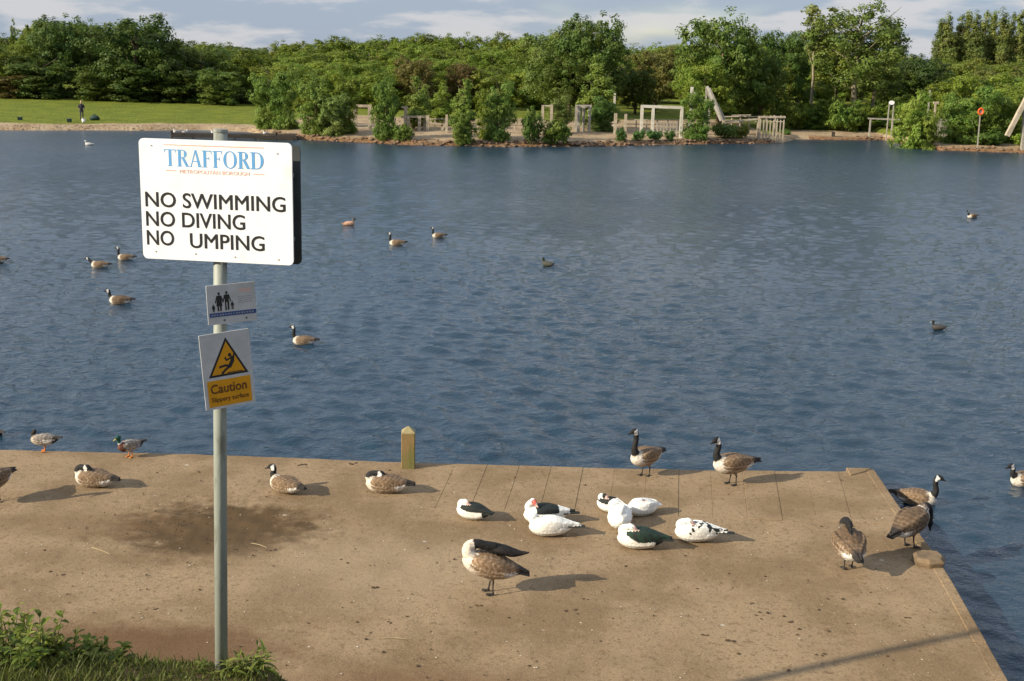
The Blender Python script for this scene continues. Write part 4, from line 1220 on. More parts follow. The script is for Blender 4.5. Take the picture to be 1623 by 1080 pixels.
def mallard_col(k, z0, drake=True):
    def f(lab, p, t_, n):
        x, z = p.x / k, (p.z - z0) / k
        if lab in ('leg', 'foot'): return (0.62, 0.20, 0.04)
        if lab == 'thigh': return (0.30, .27, .23)
        if lab == 'bill': return (0.50, 0.42, 0.08)
        if lab == 'head': return (0.012, 0.075, 0.045)
        if lab == 'neck':
            if t_ > .5: return (0.012, 0.07, 0.042)
            if t_ > .38: return (0.62, 0.6, 0.56)
            return (0.105, 0.042, 0.028)
        if lab == 'tail': return (0.55, .53, .5) if z < .03 else (0.05, .045, .04)
        if lab == 'wing':
            if x < -.24: return (0.05, .045, .04)
            if -.20 < x < -.11 and z < .03: return (0.03, .05, .22)
            return lerp3((0.17, .14, .115), (0.26, .23, .20), .5 + .5 * math.sin(x * 70))
        if x > .14: return (0.115, 0.046, 0.03)
        if x < -.22: return (0.03, .03, .032)
        return (0.44, .41, .37)
    return f
patch_seed = 3.3
def muscovy_col(k, z0, patch, face=False, tail_dark=True):
    WH = (0.80, 0.79, 0.75); BK = (0.018, 0.022, 0.020)
    def f(lab, p, t_, n):
        x, y, z = p.x / k, p.y / k, (p.z - z0) / k
        if lab in ('leg', 'foot', 'thigh'): return (0.42, .36, .22) if lab != 'thigh' else WH
        if lab == 'bill': return (0.55, .38, .30)
        if lab == 'tail': return BK if tail_dark else WH
        c_ = patch(lab, x, y, z, t_)
        if c_: return c_
        g_ = .5 + .5 * mnoise.noise(Vector((x * 9 + patch_seed, y * 14, z * 14)))
        f_ = .92 + .08 * g_
        if lab == 'wing': f_ *= .93 + .07 * math.sin(x * 70 + z * 50)
        if z < -.06: f_ *= .80                             # soiled underside
        return (WH[0] * f_, WH[1] * f_ * .985, WH[2] * f_ * .95)
    return f

BIRDS = []
def bird(name, px, py, yaw, prims, colour, label, cat, z=0.0, voxel=0.0095, scale=1.0, material=None, eyes=None, group=None, lift=0.0, ratio=1.0):
    me = organic('body', prims, voxel, colour, material or m_feather, 3, ratio)
    q = at(px, py, z)
    o = empty(name, (q.x, q.y, z + lift), R(yaw)); o.scale = (scale,) * 3
    obj('body', me, None, o)
    if eyes:
        c, d, lat, dn, k = eyes
        c = Vector(c); d = Vector(d).normalized()
        for sg in (-1, 1):
            e = c + d * .016 * k + lat * sg * .0305 * k - dn * .012 * k
            s_ = MB(); s_.tube([e - lat * sg * .004, e + lat * sg * .0035 * k], [.006 * k, .004 * k], 7); s_.build('eye', m_eye, o, True)
    tag(o, label, cat, group)
    BIRDS.append(o)
    return o
def neck_chain(pts, r0=.075, r1=.03, k=1.0):
    n_ = len(pts); st = []
    for i, p in enumerate(pts):
        f = i / (n_ - 1); rr_ = (r0 + (r1 - r0) * min(1, f * 1.7) ** .8) * k
        st.append((p, rr_, rr_))
    return ('neck', st, YY)
def goose(px, py, yaw, pose, label, scale=1.08, z=0.0, tone=1.0, voxel=0.0095, head_yaw=0, cheek=True, group=None, tilt=0.0, ratio=1.0, fat=1.05):
    stand = pose in ('alert', 'stand', 'preen', 'drink', 'back')
    swim = pose.startswith('swim')
    z0 = .30 if stand else (.058 if swim else .118)
    if pose == 'drink': tilt = .22
    if pose == 'back': tilt = 0.16
    if pose == 'preen': tilt = .26; z0 = .315
    P_ = body_prims(z0, 1.0, fat, tail_up=.02 if swim else 0.0, tilt=tilt)
    S = z0
    hy = R(head_yaw)
    if pose in ('alert', 'stand', 'swim', 'swim_low', 'sit', 'swim_fwd'):
        h_ = {'alert': .345, 'stand': .27, 'swim': .285, 'swim_low': .18, 'sit': .15, 'swim_fwd': .13}[pose]
        dx = {'swim_fwd': .16, 'swim_low': .06, 'swim': .02}.get(pose, 0.0)
        pts = [(.14, 0, S + .03), (.225, 0, S + .09), (.258 + dx * .4, 0, S + .09 + h_ * .28), (.232 + dx * .8, 0, S + .10 + h_ * .62), (.238 + dx, 0, S + .10 + h_ * .93)]
        c = Vector((.262 + dx, 0, S + .10 + h_)); d = Vector((math.cos(hy), math.sin(hy), -.12))
        c += Vector((d.x, d.y, 0)) * .014
    elif pose == 'rest':                           # head drawn back, bill laid in the shoulder feathers
        pts = [(.16, 0, S + .03), (.24, 0, S + .10), (.215, .01, S + .155), (.15, .02, S + .168), (.10, .025, S + .17)]
        c = Vector((.07, .03, S + .172)); d = Vector((-1, .12, -.18))
    elif pose == 'tuck':
        pts = [(.16, 0, S + .03), (.235, 0, S + .095), (.20, 0, S + .14), (.14, 0, S + .155), (.09, 0, S + .155)]
        c = Vector((.06, 0, S + .15)); d = Vector((-1, -.05, -.25))
    elif pose == 'back':                           # asleep on its feet, head laid on the back
        pts = [(.16, 0, S + .08), (.235, 0, S + .18), (.20, 0, S + .235), (.14, 0, S + .245), (.09, 0, S + .24)]
        c = Vector((.055, .0, S + .235)); d = Vector((-1, .1, -.2))
    elif pose == 'preen':
        pts = [(.15, 0, S + .06), (.225, 0, S + .15), (.215, .0, S + .225), (.14, -.01, S + .248), (.04, -.02, S + .225), (-.06, -.035, S + .205)]
        c = Vector((-.095, -.045, S + .20)); d = Vector((-1, -.25, -.22))
    elif pose == 'drink':
        pts = [(.16, 0, S + .06), (.26, 0, S + .12), (.34, 0, S + .12), (.395, 0, S + .05), (.41, 0, S - .05)]
        c = Vector((.42, 0, S - .09)); d = Vector((.55, 0, -1))
    P_.append(neck_chain(pts, .095, .041) if pose != 'preen' else neck_chain(pts, .10, .052))
    hp, lat, dn = head_prims(c, d, 1.14)
    P_ += hp
    if stand: P_ += legs_prims(z0 + .0, 1.0, step=(.03, -.02) if pose != 'drink' else (.05, .03))
    if pose == 'preen':                            # the loosened wing held up over the back
        P_.append(('upwing', [((.03, -.04, S + .185), .05, .04), ((-.12, -.05, S + .175), .085, .055), ((-.24, -.055, S + .14), .075, .05), ((-.34, -.05, S + .135), .04, .026), ((-.43, -.05, S + .145), .012, .007)], YY))
    base = goose_col(1.0, z0, tone=tone)
    def colr(lab, p, t_, n):
        if lab == 'upwing': return (0.02, .017, .015)
        if lab == 'thigh': return (0.25, .19, .14)
        if pose in ('back', 'drink') and lab == 'neck' and t_ < .30: return (.11, .08, .055)
        if pose == 'preen' and lab == 'neck' and t_ < .55: return (0.60, .53, .44)
        if tilt: p = Vector((p.x, p.y, p.z - tilt * p.x))
        return base(lab, p, t_, n)
    fin = cheek_wrap(colr, c, d, lat, dn, 1.14) if cheek else colr
    return bird('canada_goose', px, py, yaw, P_, fin, label, 'goose', z, voxel, scale, m_feather, (c, d, lat, dn, 1.14) if voxel < .011 else None, group, 0.0, ratio)

# --- geese on the quay
goose(-9, 794, 250, 'alert', 'Canada goose cut off by the left edge, standing on the quay', 1.08, tone=.8)
goose(149, 771, 166, 'rest', 'Canada goose lying at the far left of the quay with its head laid back', 1.05)
goose(452, 780, 146, 'sit', 'Canada goose sitting with raised head and white rump, just right of the sign pole', .98, head_yaw=28)
goose(611, 780, 171, 'tuck', 'Canada goose lying with its head tucked back, below the square wooden post', 1.08)
goose(1022, 754, 222, 'alert', 'Canada goose standing upright with a tall straight neck at the quay edge', 1.08, head_yaw=-24)
goose(1159, 768, 197, 'stand', 'Canada goose standing side on at the quay edge, right of the upright one', 1.14, head_yaw=18)
goose(775, 940, 180, 'preen', 'Canada goose in the foreground twisting its black neck back to preen', 1.16, tone=1.35, cheek=False)
goose(1440, 868, 42, 'drink', 'shade-toned brown Canada goose on the quay edge dipping its neck towards the water', 1.22, tone=.7, cheek=False)  # plumage toned down to stand for its shaded side
goose(1343, 901, 93, 'back', 'Canada goose seen from behind, asleep on its feet near the right side of the quay', 1.12, tone=.72, cheek=False, fat=1.35)  # lower plumage tone paints in the shade on this bird
# --- geese on the water
def on_water(px, py, yaw, pose, label, scale=1.0, **kw):
    return goose(px, py, yaw, pose, label, scale, z=WATER_Z + 0.02, voxel=kw.pop('voxel', 0.0115), **kw)
on_water(1453, 796, -24, 'swim', 'Canada goose swimming right, close behind the right edge of the quay', 1.05, voxel=.0095)
on_water(1625, 766, 196, 'swim_low', 'Canada goose swimming at the right edge, cut off by the frame', .98, voxel=.0095)
on_water(481, 544, 176, 'swim', 'Canada goose swimming with upright neck, right of the caution sign', .92)
on_water(190, 480, 178, 'swim_low', 'dark Canada goose swimming with a curved neck, left of the small family sign', 1.02, tone=.7)
on_water(158, 423, 178, 'swim_fwd', 'Canada goose swimming with neck stretched low, left of the white board', .95, ratio=.6)
on_water(199, 411, 180, 'swim', 'Canada goose swimming with raised neck beside the white board', .9, ratio=.6)
on_water(-4, 415, 180, 'swim_low', 'Canada goose swimming half out of the frame at the left edge', .95, ratio=.5)
on_water(629, 388, 179, 'swim', 'brown Canada goose far out on the lake, left one of a loose pair', .98, ratio=.5)
on_water(695, 376, 186, 'swim', 'white-breasted Canada goose far out on the lake, right one of a loose pair', .85, ratio=.5)
on_water(1541, 345, 205, 'swim_low', 'small far goose with bright white breast near the right side of the lake', .95, ratio=.4)

# --- mallards
def mallard(px, py, yaw, pose, label, z=0.0, scale=1.0):
    k = .74; z0 = .205 if pose != 'swim' else .045
    P_ = body_prims(z0, k, 1.0, tail_up=.03)
    if pose == 'tuck':
        pts = [(.13, 0, z0 + .03), (.175, 0, z0 + .09), (.165, 0, z0 + .12)]; c = Vector((.155, 0, z0 + .135)); d = Vector((.75, -.5, -.5))
    else:
        pts = [(.12, 0, z0 + .03), (.18, 0, z0 + .09), (.19, 0, z0 + .15)]; c = Vector((.20, 0, z0 + .185)); d = Vector((1, .15, -.12))
    P_.append(neck_chain(pts, .07, .032, .95))
    hp, lat, dn = head_prims(c, d, 1.0, 1.0); P_ += hp
    if pose != 'swim': P_ += legs_prims(z0, .75, .055, (.02, -.01))
    col_ = mallard_col(k, z0)
    if pose == 'tuck':
        b0 = col_
        def col_(lab, p, t_, n):
            if lab == 'head' or (lab == 'neck' and t_ > .3): return (0.022, .02, .018)
            if lab in ('body',) and p.x > .05: return (.43, .37, .29)
            if lab == 'wing' and p.x < -.03 and p.z < z0 + .03: return (.72, .70, .66)
            return b0(lab, p, t_, n)
    return bird('mallard', px, py, yaw, P_, col_, label, 'duck', z, .0085, scale, m_feather, (c, d, lat, dn, 1.0))
mallard(70, 716, 178, 'tuck', 'pale duck with dark head and orange feet on the left front edge of the quay')
mallard(206, 725, 222, 'stand', 'green-headed mallard drake with orange legs on the quay edge left of the sign pole', 0, .95)
mallard(-14, 690, 160, 'swim', 'duck swimming at the left edge behind the quay, nearly out of the frame', WATER_Z + .02)

# --- muscovy ducks resting on the quay
def muscovy(px, py, yaw, pose, patch, label, scale=1.0, tail_dark=True, tail_len=1.2, red=False, wing=True):
    z0 = .125
    if pose == 'ball': z0 = .150
    P_ = body_prims(z0, 1.0, 1.06 if pose != 'ball' else 1.28, tail_up=.0, tail_len=tail_len, wing=(pose != 'ball'))
    if pose == 'ball':
        for sg in (-1, 1): P_.append(('wing', [((.12, sg * .12, z0 + .03), .03, .06), ((-.05, sg * .14, z0 + .04), .035, .085), ((-.22, sg * .08, z0 + .06), .03, .05), ((-.30, sg * .03, z0 + .07), .015, .02)], YY))
    if pose == 'tuck':
        pts = [(.15, 0, z0 + .03), (.225, 0, z0 + .09), (.20, .02, z0 + .145), (.14, .035, z0 + .16)]; c = Vector((.10, .04, z0 + .165)); d = Vector((-1, .15, -.25))
    elif pose == 'side':
        pts = [(.15, 0, z0 + .03), (.22, 0, z0 + .10), (.215, 0, z0 + .155), (.18, .01, z0 + .185)]; c = Vector((.155, .02, z0 + .195)); d = Vector((-.55, .8, -.25))
    elif pose == 'low':
        pts = [(.15, 0, z0 + .03), (.23, 0, z0 + .075), (.25, 0, z0 + .11), (.225, -.02, z0 + .13)]; c = Vector((.20, -.03, z0 + .135)); d = Vector((-.9, -.4, -.4))
    elif pose == 'ball':
        pts = [(.13, 0, z0 + .03), (.19, 0, z0 + .09), (.16, .02, z0 + .14), (.10, .04, z0 + .15)]; c = Vector((.06, .05, z0 + .145)); d = Vector((-1, .2, -.5))
    P_.append(neck_chain(pts, .085, .045))
    hp, lat, dn = head_prims(c, d, 1.15, .9); P_ += hp
    base = muscovy_col(1.0, z0, patch, tail_dark=tail_dark)
    cc, dd_ = Vector(c), Vector(d).normalized()
    def colr(lab, p, t_, n):
        if red and lab in ('head', 'bill') and -.005 < (p - cc).dot(dd_) < .06: return (0.55, 0.12, 0.10)
        if lab == 'head' and not red and (p - cc).dot(dd_) > .03: return (0.66, .42, .36)
        return base(lab, p, t_, n)
    return bird('muscovy_duck', px, py, yaw, P_, colr, label, 'duck', 0.0, .0095, scale, m_feather_w, (c, d, lat, dn, 1.15))
BKG = (0.016, 0.020, 0.018); GRN = (0.014, 0.034, 0.022)
def p_back(lab, x, y, z, t_):
    if lab in ('wing', 'body') and z > .045 + .05 * max(0, x - .02) * 4 and x < .17: return BKG
    if x < -.24: return BKG
def p_wing(lab, x, y, z, t_):
    if lab in ('wing', 'body') and z > .055 and -.20 < x < .12: return BKG
    if lab == 'wing' and x < -.36: return BKG
def p_none(lab, x, y, z, t_): return None
def p_nape(lab, x, y, z, t_):
    if lab in ('wing', 'body') and z > .06 and x > -.06: return BKG
    if lab == 'head' : return BKG
def p_green(lab, x, y, z, t_):
    if lab in ('wing', 'body') and (z > .0 + .55 * max(0, x)) and x < .16: return GRN if mnoise.noise(Vector((x * 22, y * 22, z * 22))) > -.15 else BKG
    if x < -.22: return BKG
def p_spots(lab, x, y, z, t_):
    if lab in ('wing', 'body') and z > .05 and x < .16:
        if mnoise.noise(Vector((x * 13 + 4.3, y * 17, z * 6))) + .5 * mnoise.noise(Vector((x * 34, y * 34, z * 20))) > .10 - .5 * (z - .07): return BKG
    if lab == 'wing' and abs(x - .08) < .016 and abs(z - .03) < .018: return BKG
muscovy(748, 822, 152, 'tuck', p_back, 'black-backed white muscovy duck, leftmost of the resting white ducks', .86, tail_len=.6)
muscovy(862, 829, 186, 'side', p_wing, 'muscovy duck with a red face and black wing, behind an all-white duck', 1.04, red=True, tail_len=1.6)
muscovy(870, 848, 179, 'low', p_none, 'white muscovy duck with a black tail, in front of the red-faced one', 1.0, tail_len=1.7)
muscovy(967, 811, 140, 'tuck', p_nape, 'white muscovy duck with a black nape, leftmost of the huddle of three', .80, tail_dark=False, tail_len=.5)
muscovy(1018, 816, 200, 'ball', p_none, 'plain white muscovy duck, rightmost of the huddle of three', .82, tail_dark=False, tail_len=.4)
muscovy(982, 833, 262, 'ball', p_none, 'plump all-white muscovy duck at the front of the huddle of three', .98, tail_dark=False, tail_len=.5)
muscovy(1012, 868, 170, 'tuck', p_green, 'white-breasted muscovy duck with a glossy dark green back, in front of the huddle', 1.05, tail_len=1.2)
muscovy(1102, 857, 174, 'tuck', p_spots, 'white muscovy duck with a black-spotted back, furthest right of the white ducks', 1.02, tail_len=1.9)

# --- coots, a little grebe and gulls
def small_bird(px, py, yaw, colours, label, name, cat, k=.5, z=None, swim=True):
    z0 = .05 * 1.0
    P_ = body_prims(z0, k, 1.05, tail_up=.05, wing=False, tail_len=.5)
    pts = [(.14 * k, 0, z0 + .03 * k), (.22 * k, 0, z0 + .13 * k), (.235 * k, 0, z0 + .20 * k)]; c = Vector((.25 * k, 0, z0 + .25 * k)); d = Vector((1, 0, -.15))
    P_.append(neck_chain(pts, .08, .045, k)); hp, lat, dn = head_prims(c, d, k * 1.35, .8); P_ += hp
    bc, hc, lc = colours
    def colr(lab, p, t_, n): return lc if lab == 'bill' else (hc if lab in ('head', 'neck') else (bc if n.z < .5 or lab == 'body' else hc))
    return bird(name, px, py, yaw, P_, colr, label, cat, WATER_Z + .02 if z is None else z, .009, 1.0, m_feather, None, None, 0.0, .6)
small_bird(1487, 522, 170, ((.055, .05, .045), (.02, .02, .022), (.6, .58, .55)), 'lone dark coot swimming at the right of the lake', 'coot', 'bird', .62)
small_bird(868, 421, 150, ((.055, .055, .04), (.016, .02, .014), (.2, .17, .1)), 'tiny dark duck alone in the middle of the lake', 'duck', 'duck', .72)
small_bird(553, 357, 20, ((.52, .30, .19), (.12, .10, .08), (.2, .1, .05)), 'pale pinkish duck swimming right, far out beyond the white board', 'duck', 'duck', .85)
small_bird(141, 230, 190, ((.55, .53, .5), (.55, .53, .5), (.4, .3, .1)), 'white gull floating off the far lawn below the angler', 'gull', 'gull', .95)
# ================================================================ the playground on the spit
m_timber = mat('pale weathered timber', (0.42, 0.36, 0.27), 0.85, (0.30, 0.25, 0.18), 3.0, 0.3, 20)
m_timber_grey = mat('grey weathered timber', (0.36, 0.33, 0.28), 0.85, (0.25, 0.23, 0.19), 3.0, 0.3, 20)
m_white_t = mat('white painted timber', (0.54, 0.51, 0.44), 0.7, (0.42, 0.39, 0.32), 3.0)
m_dark_t = mat('dark wet timber', (0.055, 0.045, 0.035), 0.8, (0.035, 0.03, 0.025), 2.0)
m_stone = mat('reddish bank stone', (0.22, 0.14, 0.085), 0.9, (0.13, 0.085, 0.05), 2.5, 0.5, 10)
m_tyre = mat('black rubber', (0.02, 0.02, 0.02), 0.7)

def on_spit(px, depth):
    if 880 < px < 1190: depth += 8.0
    elif px < 880: depth += 4.0
    for _k in range(3): dm = max(depth, float(shore_y(atd(px, 200, dm if _k else depth).x)) + (0.3 if px > 1440 else 1.0 if px > 1190 else 2.6))
    return dm
def structure_thing(name, label, cat, depth, posts=(), beams=(), group=None, material=m_timber, thick=0.16, extra=()):
    """posts: (px, top py) standing on the ground; beams: ((px,py),(px,py)) at the same distance"""
    depth = on_spit(posts[0][0], depth)
    p0 = atd(posts[0][0], 200, depth)
    root = empty(name, (p0.x, depth, float(ground_z(p0.x, depth))))
    tag(root, label, cat, group)
    for it in posts:
        px, ty = it[0], it[1]; dd = it[2] if len(it) > 2 else 0.0
        tp = atd(px, ty, depth + dd)
        g_ = float(ground_z(tp.x, depth + dd)) - 0.25
        s_ = MB(); s_.bar((0, 0, 0), (0, 0, tp.z - g_), thick)
        o_ = s_.build('post', material, root); o_.location = Vector((tp.x, tp.y, g_)) - root.location
    for it in beams:
        a, b_ = it[0], it[1]; th = it[2] if len(it) > 2 else thick; nm = it[3] if len(it) > 3 else 'beam'
        A, B = atd(a[0], a[1], depth + 0.002), atd(b_[0], b_[1], depth + 0.002)
        s_ = MB(); s_.bar(A - root.location, B - root.location, th)
        s_.build(nm, material, root)
    return root
structure_thing('timber_gateway', 'tall timber gateway with a square top beam, left end of the playground', 'frame', 107.5, [(586, 170), (563, 170)], [((560, 168), (589, 168.5), .22)], thick=.30)
structure_thing('climbing_frame', 'timber posts with a low rail behind the yellowish young tree', 'frame', 106.5, [(643, 171), (647, 184), (665, 184), (678, 183), (673, 183, .8)], [((636, 185.5), (681, 185), .18), ((636, 170), (646, 171), .16)], thick=.26)
structure_thing('timber_brace', 'single post with a slanting brace left of the narrow bright bush', 'frame', 105.5, [(708, 182)], [((708, 194), (700, 206), .20, 'brace')], thick=.2)
structure_thing('timber_tripod', 'little timber tripod glimpsed right of the narrow bright bush', 'frame', 106, [(766, 190)], [((772, 184), (755, 203), .18, 'brace'), ((766, 192), (775, 205), .18, 'brace')], thick=.18)
structure_thing('post_pair', 'two tall pale posts joined by a thin bar, left of the swing frame', 'frame', 106, [(860.5, 167), (874.5, 166)], [((859, 168), (877, 168), .12)], thick=.22)
structure_thing('swing_frame', 'dark-topped swing frame of thick timber posts in the centre of the playground', 'frame', 106, [(918, 167), (935, 167), (914, 168, .9), (925.5, 170, .5)], [((912, 168.5), (938, 168.5), .22)], thick=.24, material=m_timber_grey)
structure_thing('short_post', 'left short post of the two beside the swing frame', 'post', 105.4, [(976, 180)], thick=.26)
structure_thing('short_post', 'right short post of the two beside the swing frame', 'post', 106.2, [(992, 181)], thick=.22)
structure_thing('tall_post', 'lone white topped post rising behind the two short posts', 'post', 113, [(974.5, 148)], thick=.2, material=m_white_t)
structure_thing('goalpost_frame', 'long white frame like a goal with two posts, right of the short posts', 'frame', 105, [(1018, 168), (1035.5, 170), (1081, 170)], [((1016, 168.6), (1083, 171), .24)], thick=.25, material=m_white_t)
r_ = structure_thing('white_post_pair', 'white pointed post standing behind the dense bush beside the slide', 'post', 108.5, [(1097, 138), (1099.5, 146)], thick=.24, material=m_white_t)
# low palisade under the frame
def palisade(name, label, depth, x0, x1, ty, n_, th, rail=True, slope=0.0, material=m_timber_grey):
    depth = on_spit(x0, depth)
    p0 = atd(x0, 200, depth); root = empty(name, (p0.x, depth, float(ground_z(p0.x, depth)))); tag(root, label, 'fence')
    for i in range(n_):
        f = i / (n_ - 1); px = x0 + (x1 - x0) * f
        tp = atd(px, ty + slope * f + rt.uniform(-1, 1), depth + rt.uniform(-.05, .05)); g_ = float(ground_z(tp.x, depth)) - .2
        s_ = MB(); s_.bar((0, 0, 0), (0, 0, tp.z - g_), th); o_ = s_.build('picket', material, root); o_.location = Vector((tp.x, tp.y, g_)) - root.location
    if rail:
        A, B = atd(x0 - 2, ty + 2, depth - .1), atd(x1 + 2, ty + 2 + slope, depth - .1)
        s_ = MB(); s_.bar(A - root.location, B - root.location, .16); s_.build('rail', material, root)
    return root
palisade('low_palisade', 'low row of grey pickets on the sand under the goalpost frame', 107.5, 1042, 1078, 194, 8, .16, False)
palisade('picket_rail', 'rail with dark gaps and pale pickets at the right end of the spit', 105, 1206, 1243, 184, 8, .11, True, 0, m_timber)
structure_thing('long_rail', 'long low rail running right from the foot of the slide', 'fence', 107, [(1150, 192), (1176, 190), (1203, 186)], [((1146, 193), (1207, 188.5), .13), ((1160, 183), (1190, 182.5), .08)], thick=.13)
# white slide / ladder
SLD = on_spit(1143, 108)
root = empty('slide', atd(1143, 192, SLD)); root.location.z = float(ground_z(root.location.x, SLD)); tag(root, 'steep white slide with two long rails leaning left above the dense bush', 'slide')
for (a, b_, dd, nm) in (((1121, 137), (1142, 191), 0.0, 'rail'), ((1124, 140), (1149, 190), 0.7, 'rail')):
    A, B = atd(a[0], a[1], SLD + dd), atd(b_[0], b_[1], SLD + dd); s = MB(); s.bar(A - root.location, B - root.location, .15, .18); s.build(nm, m_white_t, root)
A, B = atd(1122.3, 141, SLD + .35), atd(1145, 190, SLD + .35); s = MB(); s.bar(A - root.location + Vector((0, 0, -.05)), B - root.location + Vector((0, 0, -.05)), .5, .05, up=(0, 1, 0)); s.build('chute', m_timber_grey, root)
for (px, ty) in ((1120, 138), (1126, 142)):
    tp = atd(px, ty, SLD + .9); s = MB(); s.bar(tp - root.location, Vector((tp.x, tp.y, float(ground_z(tp.x, SLD + .9)) - .2)) - root.location, .16); s.build('leg', m_timber_grey, root)

def handrail(label, depth, x0, x1, ty, slope, n_, rails=(0, 8)):
    depth = on_spit(x0, depth); p0 = atd(x0, 200, depth)
    root = empty('handrail', (p0.x, depth, float(ground_z(p0.x, depth)))); tag(root, label, 'railing')
    for i in range(n_):
        f = i / (n_ - 1); px = x0 + (x1 - x0) * f; tp = atd(px, ty + slope * f, depth); g_ = float(ground_z(tp.x, depth)) - .2
        s_ = MB(); s_.bar((0, 0, 0), (0, 0, tp.z - g_), .11); o_ = s_.build('post', m_timber, root); o_.location = Vector((tp.x, depth, g_)) - root.location
    for dy in rails:
        A, B = atd(x0, ty + 1 + dy, depth - .08), atd(x1, ty + 1 + dy + slope, depth - .08)
        s_ = MB(); s_.bar(A - root.location, B - root.location, .09); s_.build('rail', m_timber, root)
handrail('long thin pale handrail running from the slide to the picket rail', 111, 1146, 1243, 184, 0, 8)
handrail('thin pale handrail across the gap between the two willows at left centre', 110, 632, 718, 187, 1, 7)
handrail('thin pale handrail on the sand left of the two tall pale posts', 110, 800, 862, 188, 0, 5)
handrail('thin low handrail behind the goalpost frame', 113, 992, 1092, 189, 1, 7, (0, 7))

# right-hand point
structure_thing('tall_thin_pole', 'tall thin timber pole leaning slightly by the bright round bush', 'pole', 100, [(1474, 143)], thick=.15, material=m_timber_grey)
r_ = structure_thing('lamp_post', 'short pale lamp post with a flat white head, beside the tall thin pole', 'lamp', 100, [(1483, 163)], [((1479.5, 163), (1488, 163), .20, 'lamp_head')], thick=.15, material=m_timber)
structure_thing('timber_wall', 'low grey-brown timber wall in the gap right of the lamp post', 'wall', 100, [(1486, 190), (1490.5, 190), (1495, 190), (1499, 191)], [((1484, 191), (1501, 191.5), .3)], thick=.30, material=m_timber_grey)
structure_thing('bench_rail', 'grey rail along the bank left of the bright round bush', 'rail', 124, [(1380, 187), (1415, 188)], [((1376, 188), (1426, 190), .14)], thick=.14, material=m_timber_grey)
# white round notice on a post
root = empty('round_notice', atd(1411, 186, 123)); root.location.z = float(ground_z(root.location.x, 123)); tag(root, 'white rounded notice on a forked post by the bushes on the right bank', 'sign')
tp = atd(1411, 163, 123) - root.location
for dx in (-.22, .25):
    s = MB(); s.bar((dx, 0, -.2), (dx * .9, 0, tp.z), .1); s.build('post', m_timber_grey, root)
s = MB(); s.prism([(.27 * math.cos(a), .20 * math.sin(a)) for a in np.linspace(0, 6.283, 17)[:-1]], -.03, .03, Matrix(((1, 0, 0, 0), (0, 0, -1, -.08), (0, 1, 0, tp.z), (0, 0, 0, 1)))); s.build('notice_panel', m_white, root)
# lifebuoy
LBD = on_spit(1553, 100)
m_orange = mat('orange lifebuoy housing', (0.72, 0.12, 0.02), 0.5, (0.65, 0.10, 0.02))
root = empty('lifebuoy', atd(1553, 200, LBD)); root.location.z = float(ground_z(root.location.x, LBD)); tag(root, 'orange lifebuoy in its holder on a white post among bushes', 'lifebuoy')
tp = atd(1554.5, 177, LBD) - root.location
s = MB(); s.bar((0, 0.06, -.2), (tp.x, .06, tp.z), .08); s.build('post', m_timber_grey, root)
s = MB(); n_ = 18
for i in range(n_):
    a0, a1 = 2 * math.pi * i / n_, 2 * math.pi * (i + 1) / n_
    s.tube([(tp.x + .21 * math.cos(a0), -.04, tp.z + .25 * math.sin(a0)), (tp.x + .21 * math.cos(a1), -.04, tp.z + .25 * math.sin(a1))], .085, 7, False)
s.build('ring', m_orange, root, True)
s = MB(); s.box((tp.x + .06, .02, tp.z + .06), (.22, .05, .42)); s.build('holder', m_white_t, root)
# slanting timber at the right edge
STD = on_spit(1600, 100)
A, B = atd(1596, 216, STD), atd(1632, 146, STD)
root = empty('slanting_timber', A); root.location.z = float(ground_z(A.x, STD)); tag(root, 'thick pale slanting timber leaning up to the right at the right edge', 'timber')
s = MB(); s.bar(A - root.location, B - root.location, .40, .34); s.build('beam', m_timber, root)
s = MB(); s.bar(Vector((B.x, B.y + .2, float(ground_z(B.x, STD + .2)) - .2)) - root.location, B + Vector((-.1, .35, -.2)) - root.location, .3); s.build('prop', m_timber_grey, root)
# dark post at the beach
structure_thing('mooring_stump', 'small black stump at the water line of the little beach', 'stump', 117.5, [(1321, 209)], thick=.28, material=m_dark_t)

# stones along the spit's edge: too many and small to pick apart
s = MB(); rs = random.Random(17)
def lump(s_, c, r_, rs_, flat=.7):
    V_ = []
    for (x, y, z) in ((1, 0, 0), (-1, 0, 0), (0, 1, 0), (0, -1, 0), (0, 0, 1), (0, 0, -1), (.6, .6, .5), (-.6, .6, .5), (.6, -.6, .5), (-.6, -.6, .5)):
        k_ = r_ * rs_.uniform(.7, 1.2); V_.append((c[0] + x * k_, c[1] + y * k_, c[2] + z * k_ * flat))
    s_.add(V_, [(4, 6, 7), (4, 7, 9), (4, 9, 8), (4, 8, 6), (0, 2, 6), (2, 7, 6), (2, 1, 7), (1, 9, 7), (1, 3, 9), (3, 8, 9), (3, 0, 8), (0, 6, 8), (0, 5, 2), (2, 5, 1), (1, 5, 3), (3, 5, 0)])
for i in range(520):
    x = rs.uniform(-21, 23) if i < 380 else rs.uniform(33, 60)
    y = float(shore_y(x)) + rs.uniform(-.1, 1.1)
    lump(s, (x, y, float(ground_z(x, y)) + rs.uniform(-.04, .06)), rs.uniform(.08, .30), rs)
tag(s.build('shore_stones', m_stone), kind='stuff')
s = MB()
for i in range(420):
    x = rs.uniform(-62, -21); y = float(shore_y(x)) + rs.uniform(.1, 1.6)
    lump(s, (x, y, float(ground_z(x, y)) + rs.uniform(-.03, .03)), rs.uniform(.03, .10), rs)
tag(s.build('shore_gravel', mat('pale bank gravel', (.28, .21, .13), .9, (.20, .15, .09), 3.0)), kind='stuff')

